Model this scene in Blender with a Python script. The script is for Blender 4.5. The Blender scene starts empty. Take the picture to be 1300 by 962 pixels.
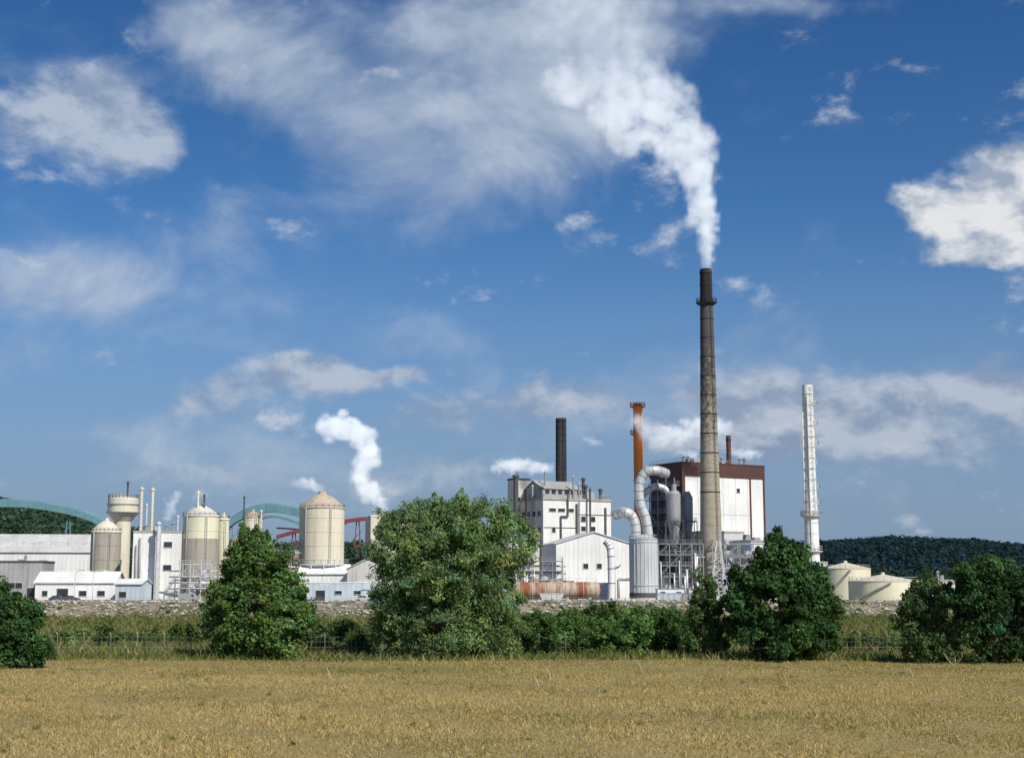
import bpy, math, random
import numpy as np
from mathutils import Vector, Matrix

random.seed(7)
rng = np.random.default_rng(7)
scene = bpy.context.scene
# ------------------------------------------------------------------ survey helpers
CAM_H = 8.0
F = 1805.6
PITCH = math.atan(259.0 / F)
cp, sp = math.cos(PITCH), math.sin(PITCH)
G = 3.5                      # level of the works yard above the meadow


def P(px, py, D):
    u = (px - 650.0) / F
    v = (481.0 - py) / F
    s = D / (cp - v * sp)
    return Vector((u * s, D, CAM_H + (sp + v * cp) * s))


def X(px, D, py=715):
    return P(px, py, D).x


def H(py, D):
    return P(650, py, D).z - G


def M(D):
    return D / F / 1.007


def gz(x, y):
    x = np.asarray(x, float); y = np.asarray(y, float)
    yb = 334 + 5 * np.sin(x * 0.031) + 2.2 * np.sin(x * 0.13 + 1)
    t = np.clip((y - yb) / 13.0, 0, 1)
    t = t * t * (3 - 2 * t)
    base = 0.10 * np.sin(x * 0.11) * np.sin(y * 0.09) + 0.05 * np.sin(x * 0.43 + y * 0.3)
    rough = 0.22 * np.sin(x * 0.5 + 1.3 * np.sin(y * 0.4)) * np.sin(y * 0.55 + 2 * np.sin(x * 0.21))
    mid = np.clip((y - 165) / 30, 0, 1) * np.clip((352 - y) / 12, 0, 1)
    return base * (1 - t) + rough * mid + (G - 0.0) * t


# ------------------------------------------------------------------ node helpers
def new_mat(name):
    m = bpy.data.materials.new(name)
    m.use_nodes = True
    nt = m.node_tree
    nt.nodes.clear()
    return m, nt


def N(nt, t, **kw):
    n = nt.nodes.new(t)
    for k, v in kw.items():
        if hasattr(n, k):
            setattr(n, k, v)
    return n


def sset(nt, sock, val):
    if isinstance(val, bpy.types.NodeSocket):
        nt.links.new(val, sock)
    else:
        sock.default_value = val


def math_n(nt, op, a, b=0.0, c=None, clamp=False):
    n = N(nt, 'ShaderNodeMath', operation=op)
    n.use_clamp = clamp
    sset(nt, n.inputs[0], a); sset(nt, n.inputs[1], b)
    if c is not None:
        sset(nt, n.inputs[2], c)
    return n.outputs[0]


def vmath(nt, op, a, b, c=None):
    n = N(nt, 'ShaderNodeVectorMath', operation=op)
    sset(nt, n.inputs[0], a); sset(nt, n.inputs[1], b)
    if c is not None:
        sset(nt, n.inputs[2], c)
    return n.outputs['Value'] if op in ('LENGTH', 'DOT_PRODUCT') else n.outputs[0]


def maprange(nt, v, a, b, c, d, smooth=False):
    n = N(nt, 'ShaderNodeMapRange')
    n.interpolation_type = 'SMOOTHSTEP' if smooth else 'LINEAR'
    n.clamp = True
    sset(nt, n.inputs[0], v)
    for i, q in enumerate((a, b, c, d)):
        sset(nt, n.inputs[1 + i], q)
    return n.outputs[0]


def mixc(nt, f, a, b, blend='MIX'):
    n = N(nt, 'ShaderNodeMix', data_type='RGBA', blend_type=blend)
    sset(nt, n.inputs[0], f)
    for s, v in ((n.inputs[6], a), (n.inputs[7], b)):
        if isinstance(v, tuple) and len(v) == 3:
            v = (*v, 1)
        sset(nt, s, v)
    return n.outputs[2]


def noise(nt, vec, scale, detail=5, rough=0.55, dist=0.0):
    n = N(nt, 'ShaderNodeTexNoise')
    nt.links.new(vec, n.inputs['Vector'])
    n.inputs['Scale'].default_value = scale
    n.inputs['Detail'].default_value = detail
    n.inputs['Roughness'].default_value = rough
    n.inputs['Distortion'].default_value = dist
    return n


def scaled(nt, vec, s):
    return vmath(nt, 'MULTIPLY', vec, s)


def surf(name, col, dirt=(0.16, 0.13, 0.10), dirt_amt=0.35, rough=0.75, metal=0.0, panel=0.0,
         pw=3.0, ph=4.0, bump=0.0, corr=0.0, streak=True):
    """Weathered painted / concrete / sheet-metal surface."""
    m, nt = new_mat(name)
    tc = N(nt, 'ShaderNodeTexCoord').outputs['Object']
    n1 = noise(nt, tc, 0.12, 3).outputs[0]
    n2 = noise(nt, scaled(nt, tc, (1.3, 1.3, 0.09)), 1.0, 4, 0.65).outputs[0]
    n3 = noise(nt, tc, 1.8, 3, 0.65).outputs[0]
    a = maprange(nt, n2, 0.48, 0.78, 0, 1)
    b = maprange(nt, n1, 0.35, 0.7, 0.35, 1)
    f = math_n(nt, 'MULTIPLY', a, b)
    c3 = maprange(nt, n3, 0.55, 0.8, 0, 0.5)
    f = math_n(nt, 'ADD', f, math_n(nt, 'MULTIPLY', c3, b))
    f = math_n(nt, 'MULTIPLY', f, dirt_amt * 2.0, clamp=True)
    c = mixc(nt, f, tuple(col), dirt)
    var = maprange(nt, n1, 0.3, 0.7, 0.88, 1.08)
    if panel > 0:
        q = vmath(nt, 'DIVIDE', tc, (pw, pw, ph))
        fl = N(nt, 'ShaderNodeVectorMath', operation='FLOOR'); nt.links.new(q, fl.inputs[0])
        wn = N(nt, 'ShaderNodeTexWhiteNoise'); nt.links.new(fl.outputs[0], wn.inputs[0])
        var = math_n(nt, 'MULTIPLY', var, maprange(nt, wn.outputs[0], 0, 1, 1 - panel, 1 + panel * 0.4))
    hs = N(nt, 'ShaderNodeHueSaturation'); nt.links.new(c, hs.inputs['Color']); nt.links.new(var, hs.inputs['Value'])
    bs = N(nt, 'ShaderNodeBsdfPrincipled')
    nt.links.new(hs.outputs[0], bs.inputs['Base Color'])
    bs.inputs['Roughness'].default_value = rough
    bs.inputs['Metallic'].default_value = metal
    hgt = n3
    if corr > 0:
        sx = N(nt, 'ShaderNodeSeparateXYZ'); nt.links.new(tc, sx.inputs[0])
        w = math_n(nt, 'SINE', math_n(nt, 'MULTIPLY', math_n(nt, 'ADD', sx.outputs[0], sx.outputs[1]), 6.283 / corr))
        hgt = math_n(nt, 'ADD', math_n(nt, 'MULTIPLY', w, 0.6), n3)
    bp = N(nt, 'ShaderNodeBump'); bp.inputs['Strength'].default_value = 0.25 + bump
    bp.inputs['Distance'].default_value = 0.12
    nt.links.new(hgt, bp.inputs['Height']); nt.links.new(bp.outputs[0], bs.inputs['Normal'])
    o = N(nt, 'ShaderNodeOutputMaterial'); nt.links.new(bs.outputs[0], o.inputs[0])
    return m


def leaf_mat(name, transl=0.3, rough=0.55):
    m, nt = new_mat(name)
    at = N(nt, 'ShaderNodeAttribute'); at.attribute_name = 'Col'
    bs = N(nt, 'ShaderNodeBsdfDiffuse')
    nt.links.new(at.outputs[0], bs.inputs['Color'])
    tr = N(nt, 'ShaderNodeBsdfTranslucent')
    tcol = mixc(nt, 1.0, at.outputs[0], (1.35, 1.45, 0.6), 'MULTIPLY')
    nt.links.new(tcol, tr.inputs[0])
    mx = N(nt, 'ShaderNodeMixShader'); mx.inputs[0].default_value = transl
    nt.links.new(bs.outputs[0], mx.inputs[1]); nt.links.new(tr.outputs[0], mx.inputs[2])
    o = N(nt, 'ShaderNodeOutputMaterial'); nt.links.new(mx.outputs[0], o.inputs[0])
    return m


MAT = {}
MAT['white'] = surf('white_cladding', (0.80, 0.80, 0.78), dirt_amt=0.22, panel=0.08, pw=2.6, ph=30, corr=1.3)
MAT['white2'] = surf('white_paint', (0.82, 0.82, 0.80), dirt_amt=0.16, rough=0.5)
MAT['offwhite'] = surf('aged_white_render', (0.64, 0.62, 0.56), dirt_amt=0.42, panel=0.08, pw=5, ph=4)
MAT['grey'] = surf('grey_cladding', (0.38, 0.38, 0.37), dirt_amt=0.35, panel=0.12, corr=1.3)
MAT['lgrey'] = surf('light_grey_sheet', (0.60, 0.61, 0.62), dirt_amt=0.28, panel=0.1, rough=0.55, corr=1.1)
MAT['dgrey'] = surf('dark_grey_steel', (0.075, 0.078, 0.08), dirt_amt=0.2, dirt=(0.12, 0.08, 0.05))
MAT['steel'] = surf('galvanised_steel', (0.36, 0.37, 0.38), dirt_amt=0.3, rough=0.5, metal=0.2)
MAT['duct'] = surf('insulated_duct', (0.62, 0.63, 0.64), dirt_amt=0.28, rough=0.4, metal=0.25)
MAT['concrete'] = surf('concrete', (0.38, 0.35, 0.29), dirt_amt=0.5, dirt=(0.14, 0.12, 0.09))
MAT['beige'] = surf('beige_concrete', (0.68, 0.63, 0.50), dirt_amt=0.34, dirt=(0.32, 0.22, 0.13))
MAT['cream'] = surf('cream_tank_paint', (0.74, 0.71, 0.52), dirt_amt=0.18, rough=0.5, dirt=(0.34, 0.26, 0.14))
MAT['rustroof'] = surf('rusty_roof', (0.50, 0.42, 0.32), dirt_amt=0.6, dirt=(0.22, 0.14, 0.09))
MAT['brown'] = surf('red_brown_fascia', (0.085, 0.032, 0.026), dirt_amt=0.15, rough=0.6)
MAT['red'] = surf('red_conveyor_paint', (0.22, 0.04, 0.05), dirt_amt=0.2)
MAT['orange'] = surf('orange_paint', (0.88, 0.25, 0.04), dirt_amt=0.12, dirt=(0.6, 0.14, 0.03))
MAT['teal'] = surf('teal_cladding', (0.12, 0.27, 0.31), dirt_amt=0.2, panel=0.1)
MAT['black'] = surf('sooty_steel', (0.028, 0.027, 0.03), dirt_amt=0.5, dirt=(0.10, 0.08, 0.07))
MAT['roof'] = surf('roof_sheet', (0.58, 0.58, 0.57), dirt_amt=0.35, panel=0.12, corr=1.2)
MAT['bluewhite'] = surf('pale_blue_cladding', (0.54, 0.63, 0.70), dirt_amt=0.2, panel=0.12, corr=1.4)
MAT['yellow'] = surf('ochre_brick', (0.42, 0.31, 0.17), dirt_amt=0.4)


def glass_mat():
    m, nt = new_mat('window_glass')
    bs = N(nt, 'ShaderNodeBsdfPrincipled')
    tc = N(nt, 'ShaderNodeTexCoord').outputs['Object']
    c = mixc(nt, noise(nt, tc, 0.7, 2).outputs[0], (0.015, 0.018, 0.022), (0.06, 0.07, 0.08))
    nt.links.new(c, bs.inputs['Base Color']); bs.inputs['Roughness'].default_value = 0.12
    o = N(nt, 'ShaderNodeOutputMaterial'); nt.links.new(bs.outputs[0], o.inputs[0])
    return m


MAT['glass'] = glass_mat()


def rust_tank_mat():
    m, nt = new_mat('rust_banded_paint')
    tc = N(nt, 'ShaderNodeTexCoord').outputs['Object']
    band = noise(nt, scaled(nt, tc, (0.5, 0.03, 0.05)), 1.0, 3, 0.6).outputs[0]
    n2 = noise(nt, scaled(nt, tc, (1.5, 1, 0.4)), 1.2, 6, 0.7).outputs[0]
    f = maprange(nt, math_n(nt, 'ADD', math_n(nt, 'MULTIPLY', band, 0.75), math_n(nt, 'MULTIPLY', n2, 0.3)), 0.44, 0.58, 0, 1)
    c = mixc(nt, f, (0.50, 0.42, 0.34), (0.26, 0.085, 0.035))
    bs = N(nt, 'ShaderNodeBsdfPrincipled'); nt.links.new(c, bs.inputs['Base Color']); bs.inputs['Roughness'].default_value = 0.8
    o = N(nt, 'ShaderNodeOutputMaterial'); nt.links.new(bs.outputs[0], o.inputs[0])
    return m


MAT['rusttank'] = rust_tank_mat()


def stack_mat(htot):
    """Concrete shaft, soot blackened near the mouth, worn blotches."""
    m, nt = new_mat('sooty_concrete_shaft')
    tc = N(nt, 'ShaderNodeTexCoord').outputs['Object']
    sx = N(nt, 'ShaderNodeSeparateXYZ'); nt.links.new(tc, sx.inputs[0])
    z = sx.outputs[2]
    n1 = noise(nt, scaled(nt, tc, (1, 1, 0.9)), 0.8, 6, 0.75).outputs[0]
    n2 = noise(nt, scaled(nt, tc, (1.4, 1.4, 0.05)), 0.8, 4, 0.6).outputs[0]
    base = mixc(nt, n2, (0.46, 0.40, 0.31), (0.29, 0.25, 0.19))
    base = mixc(nt, maprange(nt, n1, 0.5, 0.7, 0, 0.5), base, (0.2, 0.17, 0.13))
    ring = math_n(nt, 'FRACT', math_n(nt, 'DIVIDE', z, 2.4))
    rr = math_n(nt, 'GREATER_THAN', ring, 0.88)
    base = mixc(nt, math_n(nt, 'MULTIPLY', rr, 0.35), base, (0.18, 0.15, 0.12))
    grime = maprange(nt, z, htot * 0.36, htot * 0.78, 0.0, 1.0)
    g2 = math_n(nt, 'ADD', grime, math_n(nt, 'MULTIPLY', math_n(nt, 'SUBTRACT', n1, 0.5), 2.8))
    g2 = math_n(nt, 'MULTIPLY', maprange(nt, g2, 0.15, 0.75, 0, 0.9), maprange(nt, z, htot * 0.3, htot * 0.5, 0.3, 1))
    c = mixc(nt, g2, base, (0.045, 0.042, 0.042))
    f2 = maprange(nt, z, htot * 0.885, htot * 0.90, 0, 1)
    c = mixc(nt, f2, c, (0.013, 0.013, 0.016))
    bs = N(nt, 'ShaderNodeBsdfPrincipled'); nt.links.new(c, bs.inputs['Base Color']); bs.inputs['Roughness'].default_value = 0.85
    bp = N(nt, 'ShaderNodeBump'); bp.inputs['Strength'].default_value = 0.5; bp.inputs['Distance'].default_value = 0.2
    nt.links.new(n1, bp.inputs['Height']); nt.links.new(bp.outputs[0], bs.inputs['Normal'])
    o = N(nt, 'ShaderNodeOutputMaterial'); nt.links.new(bs.outputs[0], o.inputs[0])
    return m


# ------------------------------------------------------------------ mesh builder
def link(o, parent=None):
    scene.collection.objects.link(o)
    if parent is not None:
        o.parent = parent
    return o


def empty(name, loc=(0, 0, 0), rot=0.0):
    e = bpy.data.objects.new(name, None)
    e.empty_display_size = 1
    e.location = loc
    e.rotation_euler = (0, 0, rot)
    return link(e)


class MB:
    def __init__(s):
        s.v = []; s.f = []; s.sm = []

    def add(s, vs, fs, smooth=False):
        b = len(s.v)
        s.v.extend(vs)
        for f in fs:
            s.f.append([i + b for i in f]); s.sm.append(smooth)

    def box(s, x0, x1, y0, y1, z0, z1):
        s.add([(x0, y0, z0), (x1, y0, z0), (x1, y1, z0), (x0, y1, z0), (x0, y0, z1), (x1, y0, z1), (x1, y1, z1), (x0, y1, z1)],
              [(0, 3, 2, 1), (4, 5, 6, 7), (0, 1, 5, 4), (1, 2, 6, 5), (2, 3, 7, 6), (3, 0, 4, 7)])

    def lathe(s, cx, cy, prof, seg=36, cap=True):
        for (r0, z0), (r1, z1) in zip(prof[:-1], prof[1:]):
            vs = []
            for i in range(seg):
                a = 2 * math.pi * i / seg
                vs.append((cx + r0 * math.cos(a), cy + r0 * math.sin(a), z0))
                vs.append((cx + r1 * math.cos(a), cy + r1 * math.sin(a), z1))
            s.add(vs, [(2 * i, 2 * ((i + 1) % seg), 2 * ((i + 1) % seg) + 1, 2 * i + 1) for i in range(seg)], True)
        if cap:
            r, z = prof[-1]
            if r > 0.05:
                s.add([(cx + r * math.cos(2 * math.pi * i / seg), cy + r * math.sin(2 * math.pi * i / seg), z) for i in range(seg)],
                      [tuple(range(seg))])

    def cyl(s, cx, cy, z0, z1, r, seg=28):
        s.lathe(cx, cy, [(r, z0), (r, z1)], seg)

    def ring(s, cx, cy, z, r, t=0.3, h=0.3, seg=32):
        s.lathe(cx, cy, [(r, z), (r + t, z), (r + t, z + h), (r, z + h)], seg, cap=False)

    def tube(s, pts, r, seg=8, smooth=True, caps=True):
        pts = [Vector(p) for p in pts]
        rs = r if isinstance(r, (list, tuple)) else [r] * len(pts)
        vs = []; up = None
        for i, p in enumerate(pts):
            if i == 0: d = pts[1] - p
            elif i == len(pts) - 1: d = p - pts[i - 1]
            else: d = (pts[i + 1] - p).normalized() + (p - pts[i - 1]).normalized()
            d.normalize()
            if up is None:
                up = Vector((0, 0, 1)) if abs(d.z) < 0.9 else Vector((0, 1, 0))
            u = (up - d * up.dot(d)).normalized()
            up = u
            w = d.cross(u)
            off = math.pi / 4 if seg == 4 else 0
            for k in range(seg):
                a = 2 * math.pi * k / seg + off
                q = p + (u * math.cos(a) + w * math.sin(a)) * rs[i]
                vs.append(tuple(q))
        fs = []
        for i in range(len(pts) - 1):
            for k in range(seg):
                k2 = (k + 1) % seg
                fs.append((i * seg + k, i * seg + k2, (i + 1) * seg + k2, (i + 1) * seg + k))
        s.add(vs, fs, smooth and seg > 4)
        if caps:
            b = len(s.v) - len(vs)
            s.f.append([b + k for k in range(seg)][::-1]); s.sm.append(False)
            s.f.append([b + (len(pts) - 1) * seg + k for k in range(seg)]); s.sm.append(False)

    def beam(s, p, q, w=0.15):
        s.tube([p, q], w * 0.707, 4, False)

    def prism(s, pts, y0, y1):
        n = len(pts)
        s.add([(x, y0, z) for x, z in pts] + [(x, y1, z) for x, z in pts],
              [tuple(range(n)), tuple(range(2 * n - 1, n - 1, -1))] + [((i + 1) % n, i, n + i, n + (i + 1) % n) for i in range(n)])

    def prismx(s, pts, x0, x1):
        n = len(pts)
        s.add([(x0, y, z) for y, z in pts] + [(x1, y, z) for y, z in pts],
              [tuple(range(n)), tuple(range(2 * n - 1, n - 1, -1))] + [((i + 1) % n, i, n + i, n + (i + 1) % n) for i in range(n)])

    def rail(s, pts, z, h=1.2, step=2.0, w=0.09):
        for a, b in zip(pts[:-1], pts[1:]):
            a = Vector((a[0], a[1], z)); b = Vector((b[0], b[1], z))
            L = (b - a).length; n = max(1, int(L / step))
            for i in range(n + 1):
                p = a.lerp(b, i / n)
                s.beam(p, p + Vector((0, 0, h)), w)
            for hh in (h * 0.5, h):
                s.beam(a + Vector((0, 0, hh)), b + Vector((0, 0, hh)), w)

    def rail_ring(s, cx, cy, r, z, h=1.2, n=18, w=0.09):
        pts = [(cx + r * math.cos(2 * math.pi * i / n), cy + r * math.sin(2 * math.pi * i / n)) for i in range(n + 1)]
        s.rail(pts, z, h, 50, w)

    def ladder(s, x, y, z0, z1, w=0.6, cage=True):
        s.beam((x - w / 2, y, z0), (x - w / 2, y, z1), 0.09); s.beam((x + w / 2, y, z0), (x + w / 2, y, z1), 0.09)
        z = z0
        while z < z1:
            s.beam((x - w / 2, y, z), (x + w / 2, y, z), 0.06)
            if cage and int(z / 0.9) % 2 == 0:
                s.tube([(x - w / 2, y, z), (x - w * 0.6, y - 0.5, z), (x, y - 0.8, z), (x + w * 0.6, y - 0.5, z), (x + w / 2, y, z)], 0.05, 4, False)
            z += 0.9

    def frame(s, x0, x1, y0, y1, z0, z1, nx=3, nz=3, w=0.28, brace=True, rails=True, floors=True):
        xs = np.linspace(x0, x1, nx + 1); zs = np.linspace(z0, z1, nz + 1)
        for y in (y0, y1):
            for x in xs:
                s.beam((x, y, z0), (x, y, z1), w)
            for z in zs[1:]:
                s.beam((x0, y, z), (x1, y, z), w)
            if brace:
                for i in range(nx):
                    for k in range(nz):
                        if (i + k) % 2 == 0:
                            s.beam((xs[i], y, zs[k]), (xs[i + 1], y, zs[k + 1]), w * 0.6)
        for x in xs:
            for z in zs[1:]:
                s.beam((x, y0, z), (x, y1, z), w * 0.8)
        for z in zs[1:]:
            if floors:
                s.box(x0, x1, y0, y1, z - 0.04, z + 0.04)
            if rails:
                s.rail([(x0, y1), (x0, y0), (x1, y0), (x1, y1)], z, 1.1, 2.5, 0.08)

    def obj(s, name, mat, parent=None):
        me = bpy.data.meshes.new(name)
        me.from_pydata([tuple(v) for v in s.v], [], s.f)
        me.polygons.foreach_set('use_smooth', s.sm)
        me.materials.append(MAT[mat] if isinstance(mat, str) else mat)
        me.update()
        o = bpy.data.objects.new(name, me)
        return link(o, parent)


def smooth_path(pts, n=6):
    pts = [Vector(p) for p in pts]
    ext = [pts[0] * 2 - pts[1]] + pts + [pts[-1] * 2 - pts[-2]]
    out = []
    for i in range(1, len(ext) - 2):
        p0, p1, p2, p3 = ext[i - 1:i + 3]
        for k in range(n):
            t = k / n
            out.append(0.5 * ((2 * p1) + (p2 - p0) * t + (2 * p0 - 5 * p1 + 4 * p2 - p3) * t * t + (3 * p1 - p0 - 3 * p2 + p3) * t ** 3))
    out.append(pts[-1])
    return out


def windows(parent, face, items, L=0, W=0, frame='lgrey'):
    g = MB(); f = MB()
    for (a, z, w, h) in items:
        if face == 'F':
            g.box(a, a + w, -0.04, 0.0 + 0.1, z, z + h)
            for q in ((a - .12, a, z - .12, z + h + .12), (a + w, a + w + .12, z - .12, z + h + .12), (a, a + w, z + h, z + h + .12), (a, a + w, z - .12, z)):
                f.box(q[0], q[1], -0.16, 0.09, q[2], q[3])
            n = int(w / 1.6)
            for i in range(1, n):
                xx = a + w * i / n
                f.box(xx - .05, xx + .05, -0.12, 0.05, z, z + h)
        else:
            g.box(-0.04, 0.1, a, a + w, z, z + h)
            for q in ((a - .12, a, z - .12, z + h + .12), (a + w, a + w + .12, z - .12, z + h + .12), (a, a + w, z + h, z + h + .12), (a, a + w, z - .12, z)):
                f.box(-0.16, 0.09, q[0], q[1], q[2], q[3])
    g.obj('window_glass_' + face.lower(), 'glass', parent)
    f.obj('window_frames_' + face.lower(), frame, parent)


def flat_building(name, px, D, ang, L, W, h, wall='white', trim='grey', F_=(), L_=(), roof_bits=3, seed=1, parapet=0.6):
    e = empty(name, (X(px, D), D, G), math.radians(ang))
    w = MB(); w.box(0, L, 0, W, -0.5, h - 0.02); w.obj('walls', wall, e)
    t = MB()
    t.box(-0.12, L + 0.12, -0.12, 0.25, h, h + parapet); t.box(-0.12, L + 0.12, W - 0.25, W + 0.12, h, h + parapet)
    t.box(-0.12, 0.25, 0.25, W - 0.25, h, h + parapet); t.box(L - 0.25, L + 0.12, 0.25, W - 0.25, h, h + parapet)
    t.box(0.25, L - 0.25, 0.25, W - 0.25, h, h + 0.1)
    t.obj('roof_and_parapet', trim, e)
    if F_: windows(e, 'F', F_)
    if L_: windows(e, 'L', L_)
    r = random.Random(seed)
    if roof_bits:
        b = MB()
        for i in range(roof_bits):
            x = r.uniform(1, max(1.5, L - 3)); y = r.uniform(1, max(1.2, W - 3)); hh = r.uniform(0.8, 2.4)
            if r.random() < 0.5: b.box(x, x + r.uniform(1, 2.2), y, y + 1.5, h + .1, h + hh)
            else: b.lathe(x, y, [(0.35, h + .1), (0.35, h + hh + .6), (0.6, h + hh + .6), (0.1, h + hh + 1.1)], 12)
        b.obj('roof_vents', 'steel', e)
    return e


def gable_building(name, px, D, ang, L, W, h, rise, wall='white', roof='roof', axis='x', F_=(), L_=()):
    """axis='x': ridge along local x.  axis='y': gable end faces the front."""
    e = empty(name, (X(px, D), D, G), math.radians(ang))
    w = MB(); r = MB()
    t = 0.25
    if axis == 'x':
        w.prismx([(0, -0.5), (W, -0.5), (W, h), (W / 2, h + rise), (0, h)], 0, L)
        s = rise / (W / 2)
        r.prismx([(-0.5, h - 0.5 * s + .02), (W / 2, h + rise + .02), (W / 2, h + rise + t), (-0.5, h - 0.5 * s + t)], -0.4, L + 0.4)
        r.prismx([(W + 0.5, h - 0.5 * s + .02), (W + 0.5, h - 0.5 * s + t), (W / 2, h + rise + t), (W / 2, h + rise + .02)], -0.4, L + 0.4)
    else:
        w.prism([(0, -0.5), (L, -0.5), (L, h), (L / 2, h + rise), (0, h)], 0, W)
        s = rise / (L / 2)
        r.prism([(-0.5, h - 0.5 * s + .02), (L / 2, h + rise + .02), (L / 2, h + rise + t), (-0.5, h - 0.5 * s + t)], -0.4, W + 0.4)
        r.prism([(L + 0.5, h - 0.5 * s + .02), (L + 0.5, h - 0.5 * s + t), (L / 2, h + rise + t), (L / 2, h + rise + .02)], -0.4, W + 0.4)
    w.obj('walls', wall, e); r.obj('roof', roof, e)
    if F_: windows(e, 'F', F_)
    if L_: windows(e, 'L', L_)
    return e


# ------------------------------------------------------------------ ground
def build_ground():
    xs = np.concatenate([np.linspace(-9000, -400, 12)[:-1], np.arange(-400, 401, 4.0), np.linspace(400, 9000, 12)[1:]])
    ys = np.concatenate([np.array([-600, -200, -60]), np.arange(0, 320, 5.0), np.arange(320, 360, 1.0), np.arange(360, 620, 10.0), np.array([700, 900, 1300, 2000, 3500, 6000, 12000])])
    XX, YY = np.meshgrid(xs, ys)
    ZZ = gz(XX, YY)
    v = np.stack([XX, YY, ZZ], -1).reshape(-1, 3)
    nx, ny = len(xs), len(ys)
    i = np.arange(nx - 1); j = np.arange(ny - 1)
    I, J = np.meshgrid(i, j)
    a = (J * nx + I).ravel()
    fs = np.stack([a, a + 1, a + nx + 1, a + nx], -1)
    me = bpy.data.meshes.new('ground')
    me.from_pydata(v.tolist(), [], fs.tolist())
    me.polygons.foreach_set('use_smooth', [True] * len(me.polygons))
    m, nt = new_mat('meadow_and_yard')
    tc = N(nt, 'ShaderNodeTexCoord').outputs['Object']
    sx = N(nt, 'ShaderNodeSeparateXYZ'); nt.links.new(tc, sx.inputs[0])
    y = math_n(nt, 'ADD', sx.outputs[1], math_n(nt, 'MULTIPLY', math_n(nt, 'SUBTRACT', noise(nt, tc, 0.08, 4).outputs[0], 0.5), 22))
    na = noise(nt, tc, 0.25, 5, 0.7).outputs[0]; nb = noise(nt, tc, 2.2, 5, 0.7).outputs[0]; nc = noise(nt, tc, 0.05, 3).outputs[0]
    gold = mixc(nt, na, (0.42, 0.32, 0.145), (0.29, 0.235, 0.10))
    gold = mixc(nt, maprange(nt, nb, 0.45, 0.7, 0, .6), gold, (0.19, 0.16, 0.07))
    gold = mixc(nt, maprange(nt, nc, 0.52, 0.64, 0, .5), gold, (0.17, 0.17, 0.065))
    scrub = mixc(nt, nb, (0.085, 0.105, 0.04), (0.22, 0.19, 0.10))
    grav = mixc(nt, nb, (0.40, 0.36, 0.29), (0.17, 0.145, 0.11))
    grav = mixc(nt, maprange(nt, na, 0.46, 0.56, 0, .9), grav, (0.10, 0.12, 0.05))
    yard = mixc(nt, na, (0.32, 0.30, 0.26), (0.20, 0.18, 0.14))
    c = mixc(nt, maprange(nt, y, 150, 160, 0, 1), gold, scrub)
    c = mixc(nt, maprange(nt, y, 328, 338, 0, 1), c, grav)
    c = mixc(nt, maprange(nt, sx.outputs[1], 349, 353, 0, 1), c, yard)
    c = mixc(nt, maprange(nt, y, 540, 620, 0, 1), c, (0.08, 0.10, 0.045))
    bs = N(nt, 'ShaderNodeBsdfPrincipled'); nt.links.new(c, bs.inputs['Base Color']); bs.inputs['Roughness'].default_value = 0.95
    bs.inputs['Specular IOR Level'].default_value = 0.1
    bp = N(nt, 'ShaderNodeBump'); bp.inputs['Strength'].default_value = 0.8; bp.inputs['Distance'].default_value = 0.3
    nt.links.new(nb, bp.inputs['Height']); nt.links.new(bp.outputs[0], bs.inputs['Normal'])
    o = N(nt, 'ShaderNodeOutputMaterial'); nt.links.new(bs.outputs[0], o.inputs[0])
    me.materials.append(m)
    link(bpy.data.objects.new('ground', me))


build_ground()


def fast_mesh(name, V, k, col, mat, parent=None):
    n = len(V); nf = n // k
    me = bpy.data.meshes.new(name)
    me.vertices.add(n); me.vertices.foreach_set('co', V.astype(np.float32).ravel())
    me.loops.add(n); me.loops.foreach_set('vertex_index', np.arange(n, dtype=np.int32))
    me.polygons.add(nf); me.polygons.foreach_set('loop_start', np.arange(0, n, k, dtype=np.int32))
    me.update(calc_edges=True)
    if col is not None:
        ca = me.color_attributes.new('Col', 'FLOAT_COLOR', 'POINT')
        c4 = np.ones((n, 4), np.float32); c4[:, :3] = np.repeat(col, k, axis=0)
        ca.data.foreach_set('color', c4.ravel())
    me.materials.append(mat)
    o = bpy.data.objects.new(name, me)
    return link(o, parent)


LEAF = leaf_mat('foliage', 0.38)
GRASS = leaf_mat('dry_grass', 0.25, 0.8)


def unit(v):
    return v / np.maximum(np.linalg.norm(v, axis=-1, keepdims=True), 1e-6)


def leaf_cloud(centres, rc, per, size, cols, asp=0.55, droop=0.0, jitter=0.6, rng=rng):
    """centres (C,3) clump centres, rc radii, cols (C,3)."""
    C = len(centres)
    idx = np.repeat(np.arange(C), per)
    n = len(idx)
    d = unit(rng.normal(size=(n, 3)))
    d[:, 2] = np.where(d[:, 2] < 0, d[:, 2] * 0.75, d[:, 2])
    r = rc[idx] * (0.25 + 0.85 * rng.random(n) ** 0.6)
    c = centres[idx] + d * r[:, None]
    nor = unit(d + rng.normal(size=(n, 3)) * jitter + np.array([0, 0, 0.35]))
    t = rng.normal(size=(n, 3)) + np.array([0, 0, -droop])
    t = unit(t - nor * np.sum(t * nor, -1, keepdims=True))
    b = np.cross(nor, t)
    s = size * rng.uniform(0.6, 1.3, n)[:, None]
    V = np.stack([c + t * s, c + b * s * asp, c - t * s, c - b * s * asp], 1).reshape(-1, 3)
    col = cols[idx] * rng.uniform(0.75, 1.25, (n, 1))
    return V, col


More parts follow.
